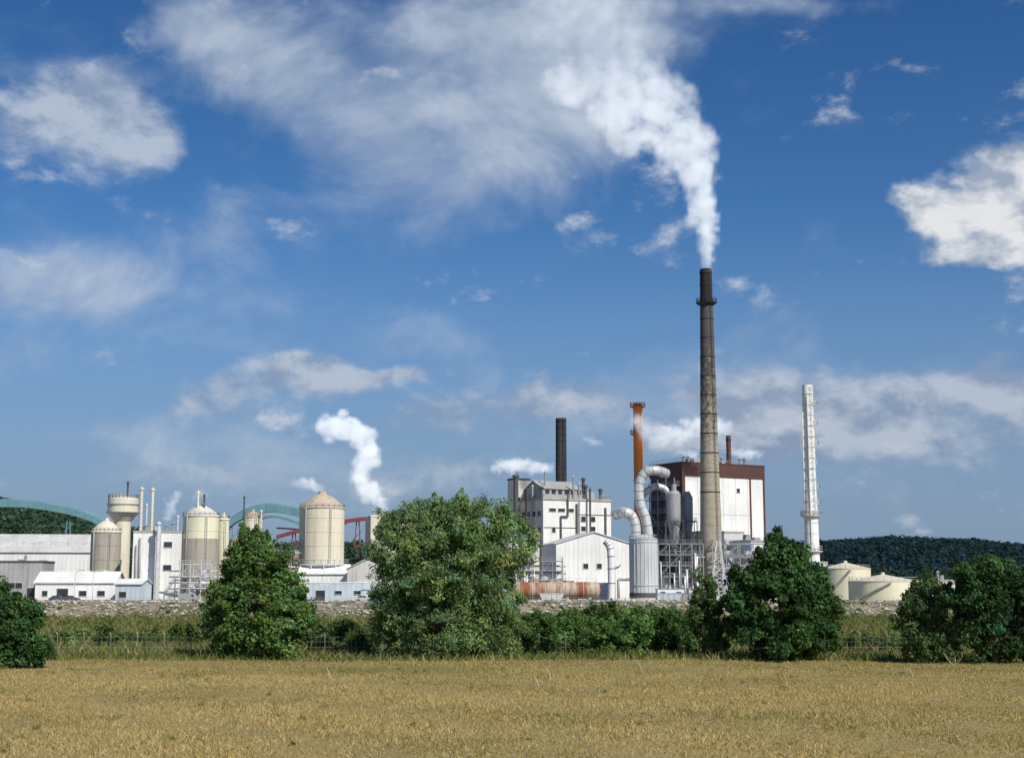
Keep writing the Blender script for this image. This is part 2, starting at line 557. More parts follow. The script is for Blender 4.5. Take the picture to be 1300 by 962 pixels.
def crown_points(blobs, D, dens, rmin, rmax, yscale=0.85, lump=0.10):
    cs = []; rs = []
    for (px, py, rx, ry) in blobs:
        m = M(D)
        c = P(px, py, D); ax = rx * m; az = ry * m; ay = ax * yscale
        area = 4 * math.pi * ((ax * ay + ax * az + ay * az) / 3)
        n = max(4, int(area * dens))
        d = unit(rng.normal(size=(n, 3)))
        f = 0.62 + 0.36 * rng.random(n) ** 0.6
        f *= 1 + lump * np.sin(d[:, 0] * 6 + px) * np.sin(d[:, 2] * 7 + py) + lump * 0.6 * rng.normal(size=n) * (rng.random(n) < 0.2)
        off = np.array([0, rng.uniform(-0.25, 0.25) * ax, 0])
        cs.append(np.array(c) + off + d * f[:, None] * np.array([ax, ay, az])); rs.append(rng.uniform(rmin, rmax, n))
    return np.concatenate(cs), np.concatenate(rs)


BARK = surf('bark', (0.10, 0.075, 0.05), dirt_amt=0.4, bump=0.5)


def tree(name, px, D, pybase, blobs, base_col, dens=0.42, rmin=0.6, rmax=1.25, per=120, size=0.2, asp=0.5, droop=0.0, trunk=0.35, var=0.2, lump=0.18):
    p = P(px, 800, D)
    z0 = float(gz(p.x, D)) - 0.1
    e = empty(name, (p.x, D, z0))
    # extra small boughs break the outline of the main lobes
    extra = []
    for (bx, by, rx, ry) in blobs:
        for k in range(4):
            a = rng.uniform(-0.4, math.pi + 0.4)
            extra.append((bx + math.cos(a) * rx * 0.88, by - math.sin(a) * ry * 0.88, rx * rng.uniform(.18, .36), ry * rng.uniform(.18, .36)))
    cs, rs = crown_points(blobs, D, dens, rmin, rmax, lump=lump)
    cs2, rs2 = crown_points(extra, D, dens, rmin * .6, rmax * .7, lump=lump)
    cs = np.concatenate([cs, cs2]); rs = np.concatenate([rs, rs2])
    keep = cs[:, 2] > z0 + 0.3
    cs = cs[keep]; rs = rs[keep]
    base = np.array(base_col)
    k = rng.normal(size=(len(cs), 1)) * var
    warmth = rng.normal(size=(len(cs), 1)) * 0.10
    cols = base * np.exp(k) * (1 + warmth * np.array([[1.3, 0.4, -0.6]])) * (1 + rng.normal(size=(len(cs), 3)) * 0.04)
    V, col = leaf_cloud(cs, rs, per, size, cols, asp, droop)
    sel = rng.integers(0, len(cs), len(cs) // 2)
    out = cs[sel] + unit(cs[sel] - cs.mean(0)) * rs[sel][:, None] * 1.1
    V2, col2 = leaf_cloud(out, rs[sel] * 0.5, per // 5, size, cols[sel], asp, droop)
    V = np.concatenate([V, V2]); col = np.concatenate([col, col2])
    V[:, 2] = np.maximum(V[:, 2], z0 + 0.05)
    V = V - np.array([p.x, D, z0])
    fast_mesh('crown', V, 4, col, LEAF, e)
    tb = MB()
    top = cs[:, 2].max() - z0
    tb.tube(smooth_path([(0, 0, 0), (0.15, 0.1, top * 0.25), (-0.1, 0, top * 0.5), (0.1, 0, top * 0.8)], 4), list(np.linspace(trunk, trunk * 0.25, 13)), 9)
    for i in range(12):
        q = cs[rng.integers(0, len(cs))] - np.array([p.x, D, z0])
        h0 = min(q[2] * 0.6, top * rng.uniform(0.12, 0.5))
        mid = (q[0] * 0.45, q[1] * 0.45, h0 + (q[2] - h0) * 0.6)
        tb.tube(smooth_path([(0, 0, h0), mid, tuple(q)], 4), list(np.linspace(trunk * 0.42, 0.05, 9)), 6)
    tb.obj('trunk_and_limbs', BARK, e)
    return e


# ---- meadow grass -------------------------------------------------
def grass(name, n, y0, y1, hx, hmin, hmax, w, pal, pw=1.0):
    y = y0 + (y1 - y0) * rng.random(n) ** pw
    x = (rng.random(n) * 2 - 1) * (y * 0.40 + hx)
    z = gz(x, y)
    patch = np.sin(x * 0.13 + 2 * np.sin(y * 0.07)) * np.sin(y * 0.21 + 1.5 * np.sin(x * 0.09)) + 0.5 * np.sin(x * 0.6 + y * 0.37) * np.sin(y * 0.9 - x * .2)
    green = np.clip(np.sin(x * 0.045 + 1.2 + np.sin(y * 0.11)) * np.sin(y * 0.16 + 0.8 * np.sin(x * 0.05)) * 1.6 - 0.5, 0, 1)
    h = rng.uniform(hmin, hmax, n) * (1 + 0.28 * patch)
    h = np.where(rng.random(n) < 0.03, h * 1.9, h)
    a = rng.random(n) * math.pi
    ww = w * rng.uniform(0.6, 1.4, n)
    dx = np.cos(a) * ww; dy = np.sin(a) * ww
    lean = rng.normal(size=(n, 2)) * h[:, None] * 0.6
    base = np.stack([x, y, z - 0.03], -1)
    A = base + np.stack([-dx, -dy, 0 * x], -1); B = base + np.stack([dx, dy, 0 * x], -1)
    Cc = base + np.stack([lean[:, 0], lean[:, 1], h], -1)
    V = np.stack([A, B, Cc], 1).reshape(-1, 3)
    pal = np.array(pal)
    t = np.clip(0.5 + 0.30 * patch + rng.normal(size=n) * 0.22, 0, 0.999) * (len(pal) - 1)
    t = np.where((y > 134 + 8 * np.sin(x * .12)) & (rng.random(n) < 0.5), rng.random(n) * 0.9, t)
    t = np.where(rng.random(n) < green * 0.5, rng.random(n) * 0.9, t)
    i = t.astype(int); f = (t - i)[:, None]
    col = pal[i] * (1 - f) + pal[i + 1] * f
    col = col * rng.uniform(0.75, 1.25, (n, 1))
    fast_mesh(name, V, 3, col, GRASS)


grass('meadow_grass', 420000, 52, 158, 14, 0.07, 0.24, 0.032,
      [(0.16, 0.18, 0.06), (0.36, 0.28, 0.115), (0.46, 0.35, 0.15), (0.56, 0.44, 0.215), (0.41, 0.32, 0.13)], 0.8)
grass('rough_grass', 130000, 150, 338, 14, 0.45, 1.0, 0.08,
      [(0.09, 0.13, 0.04), (0.16, 0.18, 0.06), (0.27, 0.24, 0.10), (0.40, 0.32, 0.15), (0.15, 0.17, 0.055)])

# ---- trees ---------------------------------------------------------
tree('willow_tree', 560, 158, 835, [
    (530, 670, 43, 34), (605, 666, 48, 36), (650, 690, 28, 28), (498, 702, 30, 28), (570, 715, 76, 54), (520, 750, 46, 46), (565, 690, 45, 50),
    (615, 752, 48, 46), (565, 795, 68, 42), (505, 795, 32, 38), (628, 800, 34, 34)],
    (0.185, 0.265, 0.120), dens=0.55, rmin=0.6, rmax=1.15, per=100, size=0.20, asp=0.40, droop=1.0, trunk=0.55, var=0.22)
tree('maple_tree', 325, 155, 835, [
    (318, 698, 24, 22), (332, 722, 36, 32), (298, 745, 30, 32), (357, 748, 25, 30), (325, 772, 58, 42), (286, 800, 24, 34), (362, 797, 26, 36), (325, 812, 52, 24), (385, 785, 12, 16)],
    (0.125, 0.210, 0.070), dens=0.62, rmin=0.5, rmax=1.05, per=95, size=0.19, asp=0.6, trunk=0.4, var=0.26, lump=0.22)
tree('chestnut_tree', 992, 152, 835, [
    (985, 702, 22, 20), (1002, 724, 36, 28), (958, 735, 26, 24), (1032, 745, 22, 26), (990, 765, 60, 38), (942, 782, 22, 30), (1044, 785, 22, 32), (992, 806, 64, 28)],
    (0.066, 0.130, 0.048), dens=0.60, rmin=0.5, rmax=1.05, per=95, size=0.21, asp=0.65, trunk=0.4, var=0.32, lump=0.26)
tree('field_maple_tree', 892, 156, 835, [(893, 752, 12, 20), (893, 780, 20, 26), (892, 810, 28, 26)],
     (0.095, 0.165, 0.058), dens=0.7, rmin=0.4, rmax=0.9, per=100, size=0.18, trunk=0.2)
tree('hawthorn_tree', 1182, 148, 842, [(1185, 755, 27, 22), (1165, 785, 23, 30), (1200, 785, 26, 34), (1182, 820, 36, 22)],
     (0.105, 0.165, 0.068), dens=0.65, rmin=0.5, rmax=1.0, per=100, size=0.19, trunk=0.3, lump=0.24)
tree('oak_tree', 1262, 146, 842, [(1248, 732, 36, 22), (1278, 750, 40, 28), (1235, 765, 28, 30), (1305, 770, 30, 40), (1265, 795, 42, 38), (1300, 815, 30, 30)],
     (0.060, 0.120, 0.048), dens=0.60, rmin=0.55, rmax=1.1, per=95, size=0.21, asp=0.6, trunk=0.45, var=0.32, lump=0.26)
tree('hazel_bush', 18, 138, 850, [(5, 772, 22, 24), (36, 789, 17, 22), (0, 805, 36, 42), (34, 825, 24, 28), (-30, 790, 40, 50)],
     (0.075, 0.145, 0.050), dens=0.7, rmin=0.5, rmax=1.0, per=95, size=0.20, trunk=0.25, var=0.30, lump=0.22)


def shrubs(name, blobs, D, col, dens=0.7, per=75, size=0.2, var=0.24, rmin=0.4, rmax=0.9, jit=10):
    Vs = []; cc = []
    for b in blobs:
        cs, rs = crown_points([b], D + rng.uniform(-jit, jit), dens, rmin, rmax, lump=0.18)
        cols = np.array(col) * np.exp(rng.normal(size=(len(cs), 1)) * var + rng.normal() * 0.25)
        V, c = leaf_cloud(cs, rs, per, size, cols)
        V[:, 2] = np.maximum(V[:, 2], gz(V[:, 0], V[:, 1]) + 0.03)
        Vs.append(V); cc.append(c)
    return fast_mesh(name, np.concatenate(Vs), 4, np.concatenate(cc), LEAF)


r = random.Random(3)
bl = []
for i in range(26):
    px = 650 + i * 8.8 + r.uniform(-4, 4)
    top = 783 + 10 * math.sin(px * 0.035) + r.uniform(-10, 10)
    bl.append((px, (top + 836) / 2 + 2, r.uniform(14, 24), (836 - top) / 2))
shrubs('hedgerow', bl, 166, (0.095, 0.170, 0.055), jit=5)
bl = [(760, 785, 26, 22), (790, 792, 30, 25), (725, 800, 30, 25), (690, 805, 25, 24), (820, 795, 25, 25)]
shrubs('elder_bush', bl, 176, (0.125, 0.20, 0.068), jit=4)
bl = [(400 + i * 14, 812 + r.uniform(-8, 4), r.uniform(12, 18), r.uniform(16, 28)) for i in range(6)]
shrubs('bramble_bush', bl, 172, (0.11, 0.17, 0.06), jit=8)
bl = [(66 + i * 17, 815 + r.uniform(-6, 3), r.uniform(10, 18), r.uniform(8, 20)) for i in range(12)]
shrubs('bramble_bush', bl, 190, (0.11, 0.165, 0.056), jit=8)
bl = [(1065 + i * 13, 822 + r.uniform(-5, 3), r.uniform(10, 16), r.uniform(10, 18)) for i in range(8)]
shrubs('bramble_bush', bl, 180, (0.12, 0.17, 0.065), jit=8)
# scrub vegetation on the waste ground between hedge and embankment
cs = []; rs_ = []; cl = []
for i in range(1150):
    y = rng.uniform(185, 344) if i < 850 else rng.uniform(322, 347); x = rng.uniform(-1, 1) * (0.4 * y + 14)
    if math.sin(x * .08) + math.sin(y * .11 + x * .03) < -0.6: continue
    s = rng.uniform(0.5, 1.5) ** 1.6
    if y > 325: s *= 0.6
    cs.append((x, y, float(gz(x, y)) + s * 0.3)); rs_.append(s)
    base = [(0.11, 0.165, 0.055), (0.17, 0.20, 0.075), (0.26, 0.23, 0.11), (0.075, 0.13, 0.045)][int(rng.integers(0, 4))]
    cl.append(base)
V, c = leaf_cloud(np.array(cs), np.array(rs_), 80, 0.24, np.array(cl))
V[:, 2] = np.maximum(V[:, 2], gz(V[:, 0], V[:, 1]) + 0.02)
fast_mesh('scrub_vegetation', V, 4, c, LEAF)
# weed tufts in the meadow
cs = []; rs_ = []; cl = []
for i in range(70):
    y = rng.uniform(66, 146); x = rng.uniform(-0.42, 0.42) * y
    cs.append((x, y, 0.05)); rs_.append(rng.uniform(0.15, 0.45)); cl.append((0.16, 0.18, 0.06))
for px in (238, 248, 262, 270, 440, 990):
    q = P(px, 850, 125); cs.append((q.x, 125 + rng.uniform(-3, 3), 0.35)); rs_.append(0.7); cl.append((0.07, 0.10, 0.04))
V, c = leaf_cloud(np.array(cs), np.array(rs_), 60, 0.09, np.array(cl), 0.3)
V[:, 2] = np.maximum(V[:, 2], 0.02)
fast_mesh('meadow_weeds', V, 4, c, LEAF)


# ---- rubble on the embankment --------------------------------------
def rubble(name, n):
    o = np.array([(1, 0, 0), (0, 1, 0), (-1, 0, 0), (0, -1, 0), (0, 0, 1), (0, 0, -1)], float)
    f = np.array([(0, 1, 4), (1, 2, 4), (2, 3, 4), (3, 0, 4), (1, 0, 5), (2, 1, 5), (3, 2, 5), (0, 3, 5)])
    x = rng.uniform(-190, 190, n); y = 335 + 17 * rng.random(n) + 5 * np.sin(x * 0.031)
    s = 0.12 + 0.6 * rng.random(n) ** 3
    V = o[None] * s[:, None, None] * rng.uniform(0.6, 1.4, (n, 6, 1)) * np.array([1.2, 1, 0.8])
    a = rng.random(n) * 6.28
    ca, sa = np.cos(a)[:, None], np.sin(a)[:, None]
    Xr = V[:, :, 0] * ca - V[:, :, 1] * sa; Yr = V[:, :, 0] * sa + V[:, :, 1] * ca
    V = np.stack([Xr + x[:, None], Yr + y[:, None], V[:, :, 2] + gz(x, y)[:, None] + 0.1], -1)
    T = V[:, f].reshape(-1, 3)
    pal = np.array([(0.42, 0.38, 0.31), (0.30, 0.26, 0.20), (0.46, 0.43, 0.37), (0.19, 0.165, 0.13)])
    c = np.repeat(pal[rng.integers(0, 4, n)], 8, axis=0)
    m, nt = new_mat('rubble_stone')
    at = N(nt, 'ShaderNodeAttribute'); at.attribute_name = 'Col'
    bs = N(nt, 'ShaderNodeBsdfPrincipled'); bs.inputs['Roughness'].default_value = 0.9
    nt.links.new(at.outputs[0], bs.inputs['Base Color'])
    oo = N(nt, 'ShaderNodeOutputMaterial'); nt.links.new(bs.outputs[0], oo.inputs[0])
    fast_mesh(name, T, 3, c, m)


rubble('embankment_rubble', 9000)

# ---- wire fence ------------------------------------------------------
e = empty('wire_fence', (0, 162, 0))
fb = MB(); fw = MB()
for i in range(-30, 31):
    x = i * 3.0
    z = float(gz(x, 162))
    fb.tube([(x, 0, z - .3), (x + .02, 0, z + 2.1), (x, -0.35, z + 2.5)], 0.05, 5)
for h in (0.3, 0.9, 1.5, 2.05):
    fw.tube([(-90, 0, h), (90, 0, h)], 0.012, 4, False)
for i in range(-180, 180):
    fw.tube([(i * .5, 0, 0.1), (i * .5, 0, 2.05)], 0.006, 3, False)
fb.obj('posts', 'concrete', e); fw.obj('wires', 'steel', e)

# ---- bare branch by the right trees, stalks in meadow ------------
e = empty('fallen_branch', (X(1208, 140), 140, 0))
b = MB()
for i in range(6):
    a = r.uniform(-1.0, 0.6)
    b.tube([(0, 0, 0.05), (a * .9, 0.2, 0.5), (a * 1.6, r.uniform(-.5, .5), r.uniform(.7, 1.5))], [0.05, 0.035, 0.015], 5)
b.obj('branches', surf('dead_wood', (0.35, 0.30, 0.22)), e)
for px, D in ((684, 110), (700, 118), (815, 128), (420, 120), (1160, 118), (1000, 112)):
    e = empty('dry_stalk', (X(px, D, 850), D, 0))
    b = MB(); b.tube([(0, 0, 0), (-0.1, 0, 0.6), (-0.4, 0, 1.2)], [0.03, 0.025, 0.012], 5); b.obj('stem', 'offwhite', e)


# ------------------------------------------------------------------ hills
def hill(name, pts, D, depth, col, seed, rows=46, treer=7.0, ntree=3500, x0=None, x1=None):
    """pts: ridge profile (px, py)."""
    rr = np.random.default_rng(seed)
    pxs = [p[0] for p in pts]; pys = [p[1] for p in pts]

    def hz_(px, t):
        prof = np.sin(np.pi * np.clip(t, 0, 1)) ** 0.8
        top = np.array([P(650, a, D).z for a in np.atleast_1d(np.interp(px, pxs, pys))])
        return 2 + (top - treer - 3) * prof + 3 * np.sin(px * 0.09 + t * 9) * np.sin(t * 20 + px * .03) * np.minimum(1, prof * 3)

    xs = np.linspace(pts[0][0], pts[-1][0], 260)
    V = np.zeros((rows, len(xs), 3))
    for j in range(rows):
        t = j / (rows - 1); yy = D - depth * 0.5 + depth * t
        V[j, :, 0] = (xs - 650) / F * 1.007 * yy; V[j, :, 1] = yy; V[j, :, 2] = hz_(xs, np.full(len(xs), t))
    nx = len(xs)
    I, J = np.meshgrid(np.arange(nx - 1), np.arange(rows - 1))
    a = (J * nx + I).ravel()
    me = bpy.data.meshes.new(name)
    me.from_pydata(V.reshape(-1, 3).tolist(), [], np.stack([a, a + 1, a + nx + 1, a + nx], -1).tolist())
    me.polygons.foreach_set('use_smooth', [True] * len(me.polygons))
    m, nt = new_mat(name + '_floor')
    tc = N(nt, 'ShaderNodeTexCoord').outputs['Object']
    n1 = noise(nt, tc, 0.05, 5, 0.75).outputs[0]
    c = mixc(nt, maprange(nt, n1, 0.35, 0.65, 0, 1), col, tuple(q * 1.6 for q in col))
    bs = N(nt, 'ShaderNodeBsdfDiffuse'); nt.links.new(c, bs.inputs[0])
    o = N(nt, 'ShaderNodeOutputMaterial'); nt.links.new(bs.outputs[0], o.inputs[0])
    me.materials.append(m)
    ob = link(bpy.data.objects.new(name, me))
    # forest canopy of leaf clumps on the slope facing the works
    px = rr.uniform(x0 or pxs[0], x1 or pxs[-1], ntree); t = rr.uniform(0.02, 0.56, ntree)
    yy = D - depth * 0.5 + depth * t
    C = np.stack([(px - 650) / F * 1.007 * yy, yy, hz_(px, t) + treer * 0.5], -1)
    tone = np.exp(rr.normal(size=(ntree, 1)) * 0.20)
    Vl, cl_ = leaf_cloud(C, rr.uniform(.6, 1.15, ntree) * treer, 26, treer * 0.34, np.array(col)[None] * 1.7 * tone, 0.7, rng=rr)
    fast_mesh('forest_canopy', Vl, 4, cl_, LEAF, ob)


hill('distant_forested_hill', [(850, 715), (930, 700), (1000, 693), (1040, 689), (1100, 685), (1160, 684), (1230, 688), (1300, 693), (1400, 697), (1600, 705)], 2600, 1300, (0.015, 0.031, 0.040), 3, treer=9, ntree=4200, x0=940, x1=1400)  # bluish haze of distance is put into the hill's base colour
hill('forested_hill', [(-300, 650), (-100, 628), (-20, 630), (20, 638), (80, 652), (140, 668), (250, 690), (350, 694), (450, 690), (520, 700), (700, 715)], 1500, 800, (0.036, 0.062, 0.040), 4, treer=7, ntree=4200, x0=-120, x1=560)

# ------------------------------------------------------------------ chimneys
# main chimney
D = 425
e = empty('factory_chimney', (X(903, D, 700), D, G))
ht = H(342, D)
r0, rt = 3.55, 1.78
b = MB()
prof = [(r0 + .5, -0.5), (r0 + .5, 2.0), (r0, 2.01)] + [(r0 + (rt - r0) * (1 - (1 - t) ** 1.15), 2.01 + (ht - 2.01) * t) for t in np.linspace(0.03, 1, 30)]
prof += [(rt - 0.35, ht), (rt - 0.35, ht - 2)]
b.lathe(0, 0, prof, 40, cap=False)
b.obj('shaft', stack_mat(ht), e)
b = MB()
zp = H(385, D); rp = 2.15
b.lathe(0, 0, [(rp - .2, zp - .8), (rp + 1.0, zp), (rp + 1.0, zp + .2), (rp - .2, zp + .2)], 32, cap=False)
b.rail_ring(0, 0, rp + .95, zp + .2, 1.2, 20, 0.1)
b.ring(0, 0, ht - 1.2, rt - .02, 0.22, 0.5); b.ring(0, 0, ht - 5, rt + .06, 0.16, 0.35)
for q in np.arange(0.3, 0.9, 0.06):
    rr_ = r0 + (rt - r0) * (1 - (1 - q) ** 1.15)
    b.ring(0, 0, 2 + (ht - 2) * q, rr_ - .03, 0.12, 0.3)
b.obj('platform_and_bands', 'black', e)
b = MB()
npt = 40
for sgn in (-1, 1):
    pts = []
    for i in range(npt):
        t = i / (npt - 1); rr_ = r0 + (rt - r0) * (1 - (1 - t) ** 1.15) + 0.18
        an = math.radians(-62 + sgn * 4)
        pts.append((rr_ * math.cos(an), rr_ * math.sin(an), 2 + (ht - 2) * t))
    b.tube(pts, 0.05, 4, False)
for i in range(0, 90, 1):
    t = i / 90; rr_ = r0 + (rt - r0) * (1 - (1 - t) ** 1.15) + 0.3
    an = math.radians(-62)
    c0 = Vector((rr_ * math.cos(an), rr_ * math.sin(an), 3 + (ht - 3) * t))
    tn = Vector((-math.sin(an), math.cos(an), 0)); on = Vector((math.cos(an), math.sin(an), 0))
    b.tube([c0 - tn * .35, c0 - tn * .4 + on * .4, c0 + on * .65, c0 + tn * .4 + on * .4, c0 + tn * .35], 0.045, 4, False)
b.obj('caged_ladder', 'dgrey', e)

# orange chimney
D = 452
e = empty('orange_chimney', (X(812, D), D, G))
ht = H(512, D); rr_ = 1.5
b = MB(); b.lathe(0, 0, [(rr_ + .5, -.5), (rr_ + .3, 6), (rr_, 9), (rr_, ht - 1.5), (rr_ * .95, ht), (rr_ * .7, ht), (rr_ * .7, ht - 1.5)], 28, cap=False)
for q in (0.3, 0.45, 0.6, 0.75, 0.88): b.ring(0, 0, ht * q, rr_ - .02, .12, .25)
b.obj('shaft', 'orange', e)
b = MB()
for zp in (ht - 1.2, ht - 10):
    b.lathe(0, 0, [(rr_ - .1, zp - .5), (rr_ + .95, zp), (rr_ + .95, zp + .18), (rr_ - .1, zp + .18)], 24, cap=False)
    b.rail_ring(0, 0, rr_ + .9, zp + .18, 1.2, 14, .1)
b.ladder(-1.1, -rr_ - .1, 4, ht - 1.2, cage=False)
b.obj('platforms_and_ladder', surf('faded_orange', (0.60, 0.19, 0.06), dirt_amt=.3), e)

# white chimney
D = 410
e = empty('white_steel_chimney', (X(1031, D, 700), D, G))
ht = H(489, D)
b = MB(); b.lathe(0, 0, [(2.5, -.5), (2.2, 6), (1.95, H(655, D)), (1.72, H(600, D)), (1.5, ht), (1.2, ht), (1.2, ht - 2)], 32, cap=False)
b.obj('shaft', 'white2', e)
b = MB()
zz = 6
while zz < ht - 1:
    b.ring(0, 0, zz, 1.5 + 0.6 * (1 - zz / ht), 0.14, 0.22); zz += 3.1
b.obj('stiffener_rings', 'lgrey', e)
b = MB()
for py in (655, 700):
    zp = H(py, D); b.lathe(0, 0, [(1.8, zp - .7), (3.0, zp), (3.0, zp + .2), (1.8, zp + .2)], 28, cap=False); b.rail_ring(0, 0, 2.95, zp + .2, 1.25, 16, .12)
for py in (515, 540, 565, 590, 620, 640):
    zp = H(py, D); b.box(1.3, 2.5, -1.1, 0.5, zp, zp + .15); b.rail([(1.3, -1.1), (2.5, -1.1), (2.5, .5)], zp + .1, 1.1, 1.2, .1)
b.ladder(1.0, -2.0, H(655, D), ht)
b.tube([(-1.9, -.6, 3), (-1.75, -.6, ht - 8)], .22, 8)
b.tube([(-.6, -2.1, 3), (-.5, -1.75, ht - 3)], .13, 8)
b.obj('platforms_ladder_and_pipes', 'offwhite', e)

# black chimney
D = 462
e = empty('black_steel_chimney', (X(713, D), D, G))
ht = H(531, D)
b = MB(); b.lathe(0, 0, [(1.9, 0), (1.75, ht - 3), (1.7, ht), (1.3, ht), (1.3, ht - 2)], 28, cap=False)
for i in range(14): b.ring(0, 0, ht - 1 - i * 2.2, 1.7, .14, .25)
b.ladder(.9, -1.9, ht - 24, ht); b.obj('shaft', 'black', e)
# short rust stack on boiler house
D = 470
e = empty('rusty_steel_stack', (X(925, D, 570), D, G))
b = MB(); ht = H(553, D); b.lathe(0, 0, [(.85, 10), (.8, ht), (.5, ht), (.5, ht - 1)], 20, cap=False)
b.ring(0, 0, ht - 1.5, .8, .2, .3); b.ring(0, 0, ht - 5, .8, .2, .3)
b.obj('shaft', 'brown', e)

# ------------------------------------------------------------------ boiler house
D = 455
hb = H(587, D)
e = empty('boiler_house', (X(868, D), D, G), math.radians(30))
L, W = 33.5, 17.5
b = MB(); b.box(0, L, 0, W, -.5, hb - .1); b.obj('walls', 'white', e)
b = MB()
b.box(-.25, L + .25, -.25, W + .25, hb - 4.2, hb)          # fascia (wraps round)
b.box(-.28, .9, -.28, .9, 0, hb - 4.22)                      # nearest corner post
b.box(L - 6.2, L - 5.5, -.12, .2, 2, hb - 4.22)
b.box(L - .5, L + .2, -.2, .4, 0, hb - 4.22)
b.box(-.4, L + .4, -.4, W + .4, hb + .02, hb + .35)
b.obj('brown_fascia_and_posts', 'brown', e)
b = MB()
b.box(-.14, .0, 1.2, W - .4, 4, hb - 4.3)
b.obj('shade_toned_cladding', 'dgrey', e)  # dark steelwork side; its shade is put into the dark grey too
b = MB()
for z in np.arange(6, hb - 6, 4.2):
    b.box(-2.6, -.16, .9, W, z, z + .2); b.rail([(-.2, .9), (-2.6, .9), (-2.6, W)], z + .2, 1.1, 2.5, .1)
for y in (1, 5.5, 10, 14.5): b.beam((-2.5, y, 0), (-2.5, y, hb - 5), .3)
for k, z in enumerate(np.arange(1.8, hb - 9, 4.2)):
    y = 1 + (k % 3) * 4.5; b.beam((-2.5, y, z), (-2.5, y + 4.5, z + 4.2), .2)
b.obj('side_platforms', 'steel', e)
b = MB()
b.box(8, 16, 4, 10, hb + .36, hb + 2.2); b.box(20, 23, 5, 9, hb + .36, hb + 1.6)
for x in (3, 5, 18.5, 26, 28): b.lathe(x, 3, [(.4, hb + .3), (.4, hb + 2.2), (.8, hb + 2.3), (.1, hb + 3)], 12)
b.rail([(0, W), (0, 0), (L, 0)], hb + .35, 1.1, 3, .08)
b.obj('roof_plant', 'steel', e)
windows(e, 'F', [(3, 4, 3, 3), (9, 4, 3, 3), (13.5, hb - 9, 1.2, 1.4), (22, hb - 9, 1.2, 1.4)])
b = MB()
for x in (1.0, 6.1, 11.2, 16.3, 21.4, 26.5): b.box(x, x + .16, -.07, 0, 2, hb - 4.25)
for z in (hb * .33, hb * .62): b.box(1, L - 6.4, -.09, 0, z, z + .14)
b.obj('cladding_joints', 'lgrey', e)

# annexes in front of the boiler house
flat_building('precipitator_house', 893, 436, 25, 15, 12, H(676, 436), 'lgrey', 'grey', [(1, 3, 2, 2), (5, 3, 2, 2), (9.5, 9, 2, 1.2)], [], 4, 5)
e = flat_building('filter_house', 945, 430, 20, 14, 9, H(688, 430), 'white', 'grey', [(1, 6, 10, 1.2), (1, 2, 2.5, 3)], [], 5, 8)
flat_building('switch_house', 985, 415, 12, 16, 8, H(715, 415), 'offwhite', 'grey', [(1, 3, 4, 1.5), (7, 3, 4, 1.5)], [], 2, 9)
e = empty('steel_pipe_bridge', (X(905, 420), 420, G))
b = MB(); b.frame(0, 24, 0, 4, 0, H(690, 420), 6, 4, .25, floors=False); b.obj('frame', 'steel', e)
b = MB()
for k, (z, rr_) in enumerate(((4.5, .45), (6.5, .3), (8.7, .55), (9.6, .25), (12.5, .4))):
    b.tube([(-1, 1 + k * .5, z), (25, 1 + k * .5, z)], rr_, 8)
for x in (3, 8, 14, 20): b.tube([(x, .5, 0), (x, .5, r.uniform(8, 14))], .35, 8)
b.obj('pipes', 'duct', e)
b = MB()
for x in (5, 11, 17):
    b.lathe(x, 6, [(.3, 6), (2, 10), (2, 14)], 4)
b.obj('hoppers', 'lgrey', e)
e = empty('lattice_mast', (X(912, 400), 400, G))
b = MB()
for sx_ in (-1, 1):
    for sy_ in (-1, 1): b.beam((sx_ * 2.4, sy_ * 2.4, 0), (sx_ * .5, sy_ * .5, 16), .22)
for k in range(7):
    z0, z1 = k * 2.3, (k + 1) * 2.3; w0 = 2.4 - 1.9 * z0 / 16; w1 = 2.4 - 1.9 * z1 / 16
    b.beam((-w0, -w0, z0), (w1, -w1, z1), .14); b.beam((w0, -w0, z0), (-w1, -w1, z1), .14); b.beam((-w1, -w1, z1), (w1, -w1, z1), .14)
    b.beam((w0, -w0, z0), (w1, w1, z1), .14); b.beam((-w0, -w0, z0), (-w1, w1, z1), .14)
b.obj('lattice', 'lgrey', e)

# ------------------------------------------------------------------ ducts and cyclones
def duct(name, D, pts, rr, mat='duct', bands=True):
    p0 = P(*pts[0][:2], D)
    e = empty(name, (p0.x, D, p0.z))
    w = [P(p[0], p[1], D + (p[2] if len(p) > 2 else 0)) - Vector((p0.x, D, p0.z)) for p in pts]
    path = smooth_path(w, 8)
    b = MB(); b.tube(path, rr, 20); b.obj('duct_body', mat, e)
    if bands:
        b = MB()
        for i in range(2, len(path) - 2, 4):
            d = (path[i + 1] - path[i - 1]).normalized() * .12
            b.tube([path[i] - d, path[i] + d], rr + .12, 20)
        b.obj('flanges', 'steel', e)
    return e


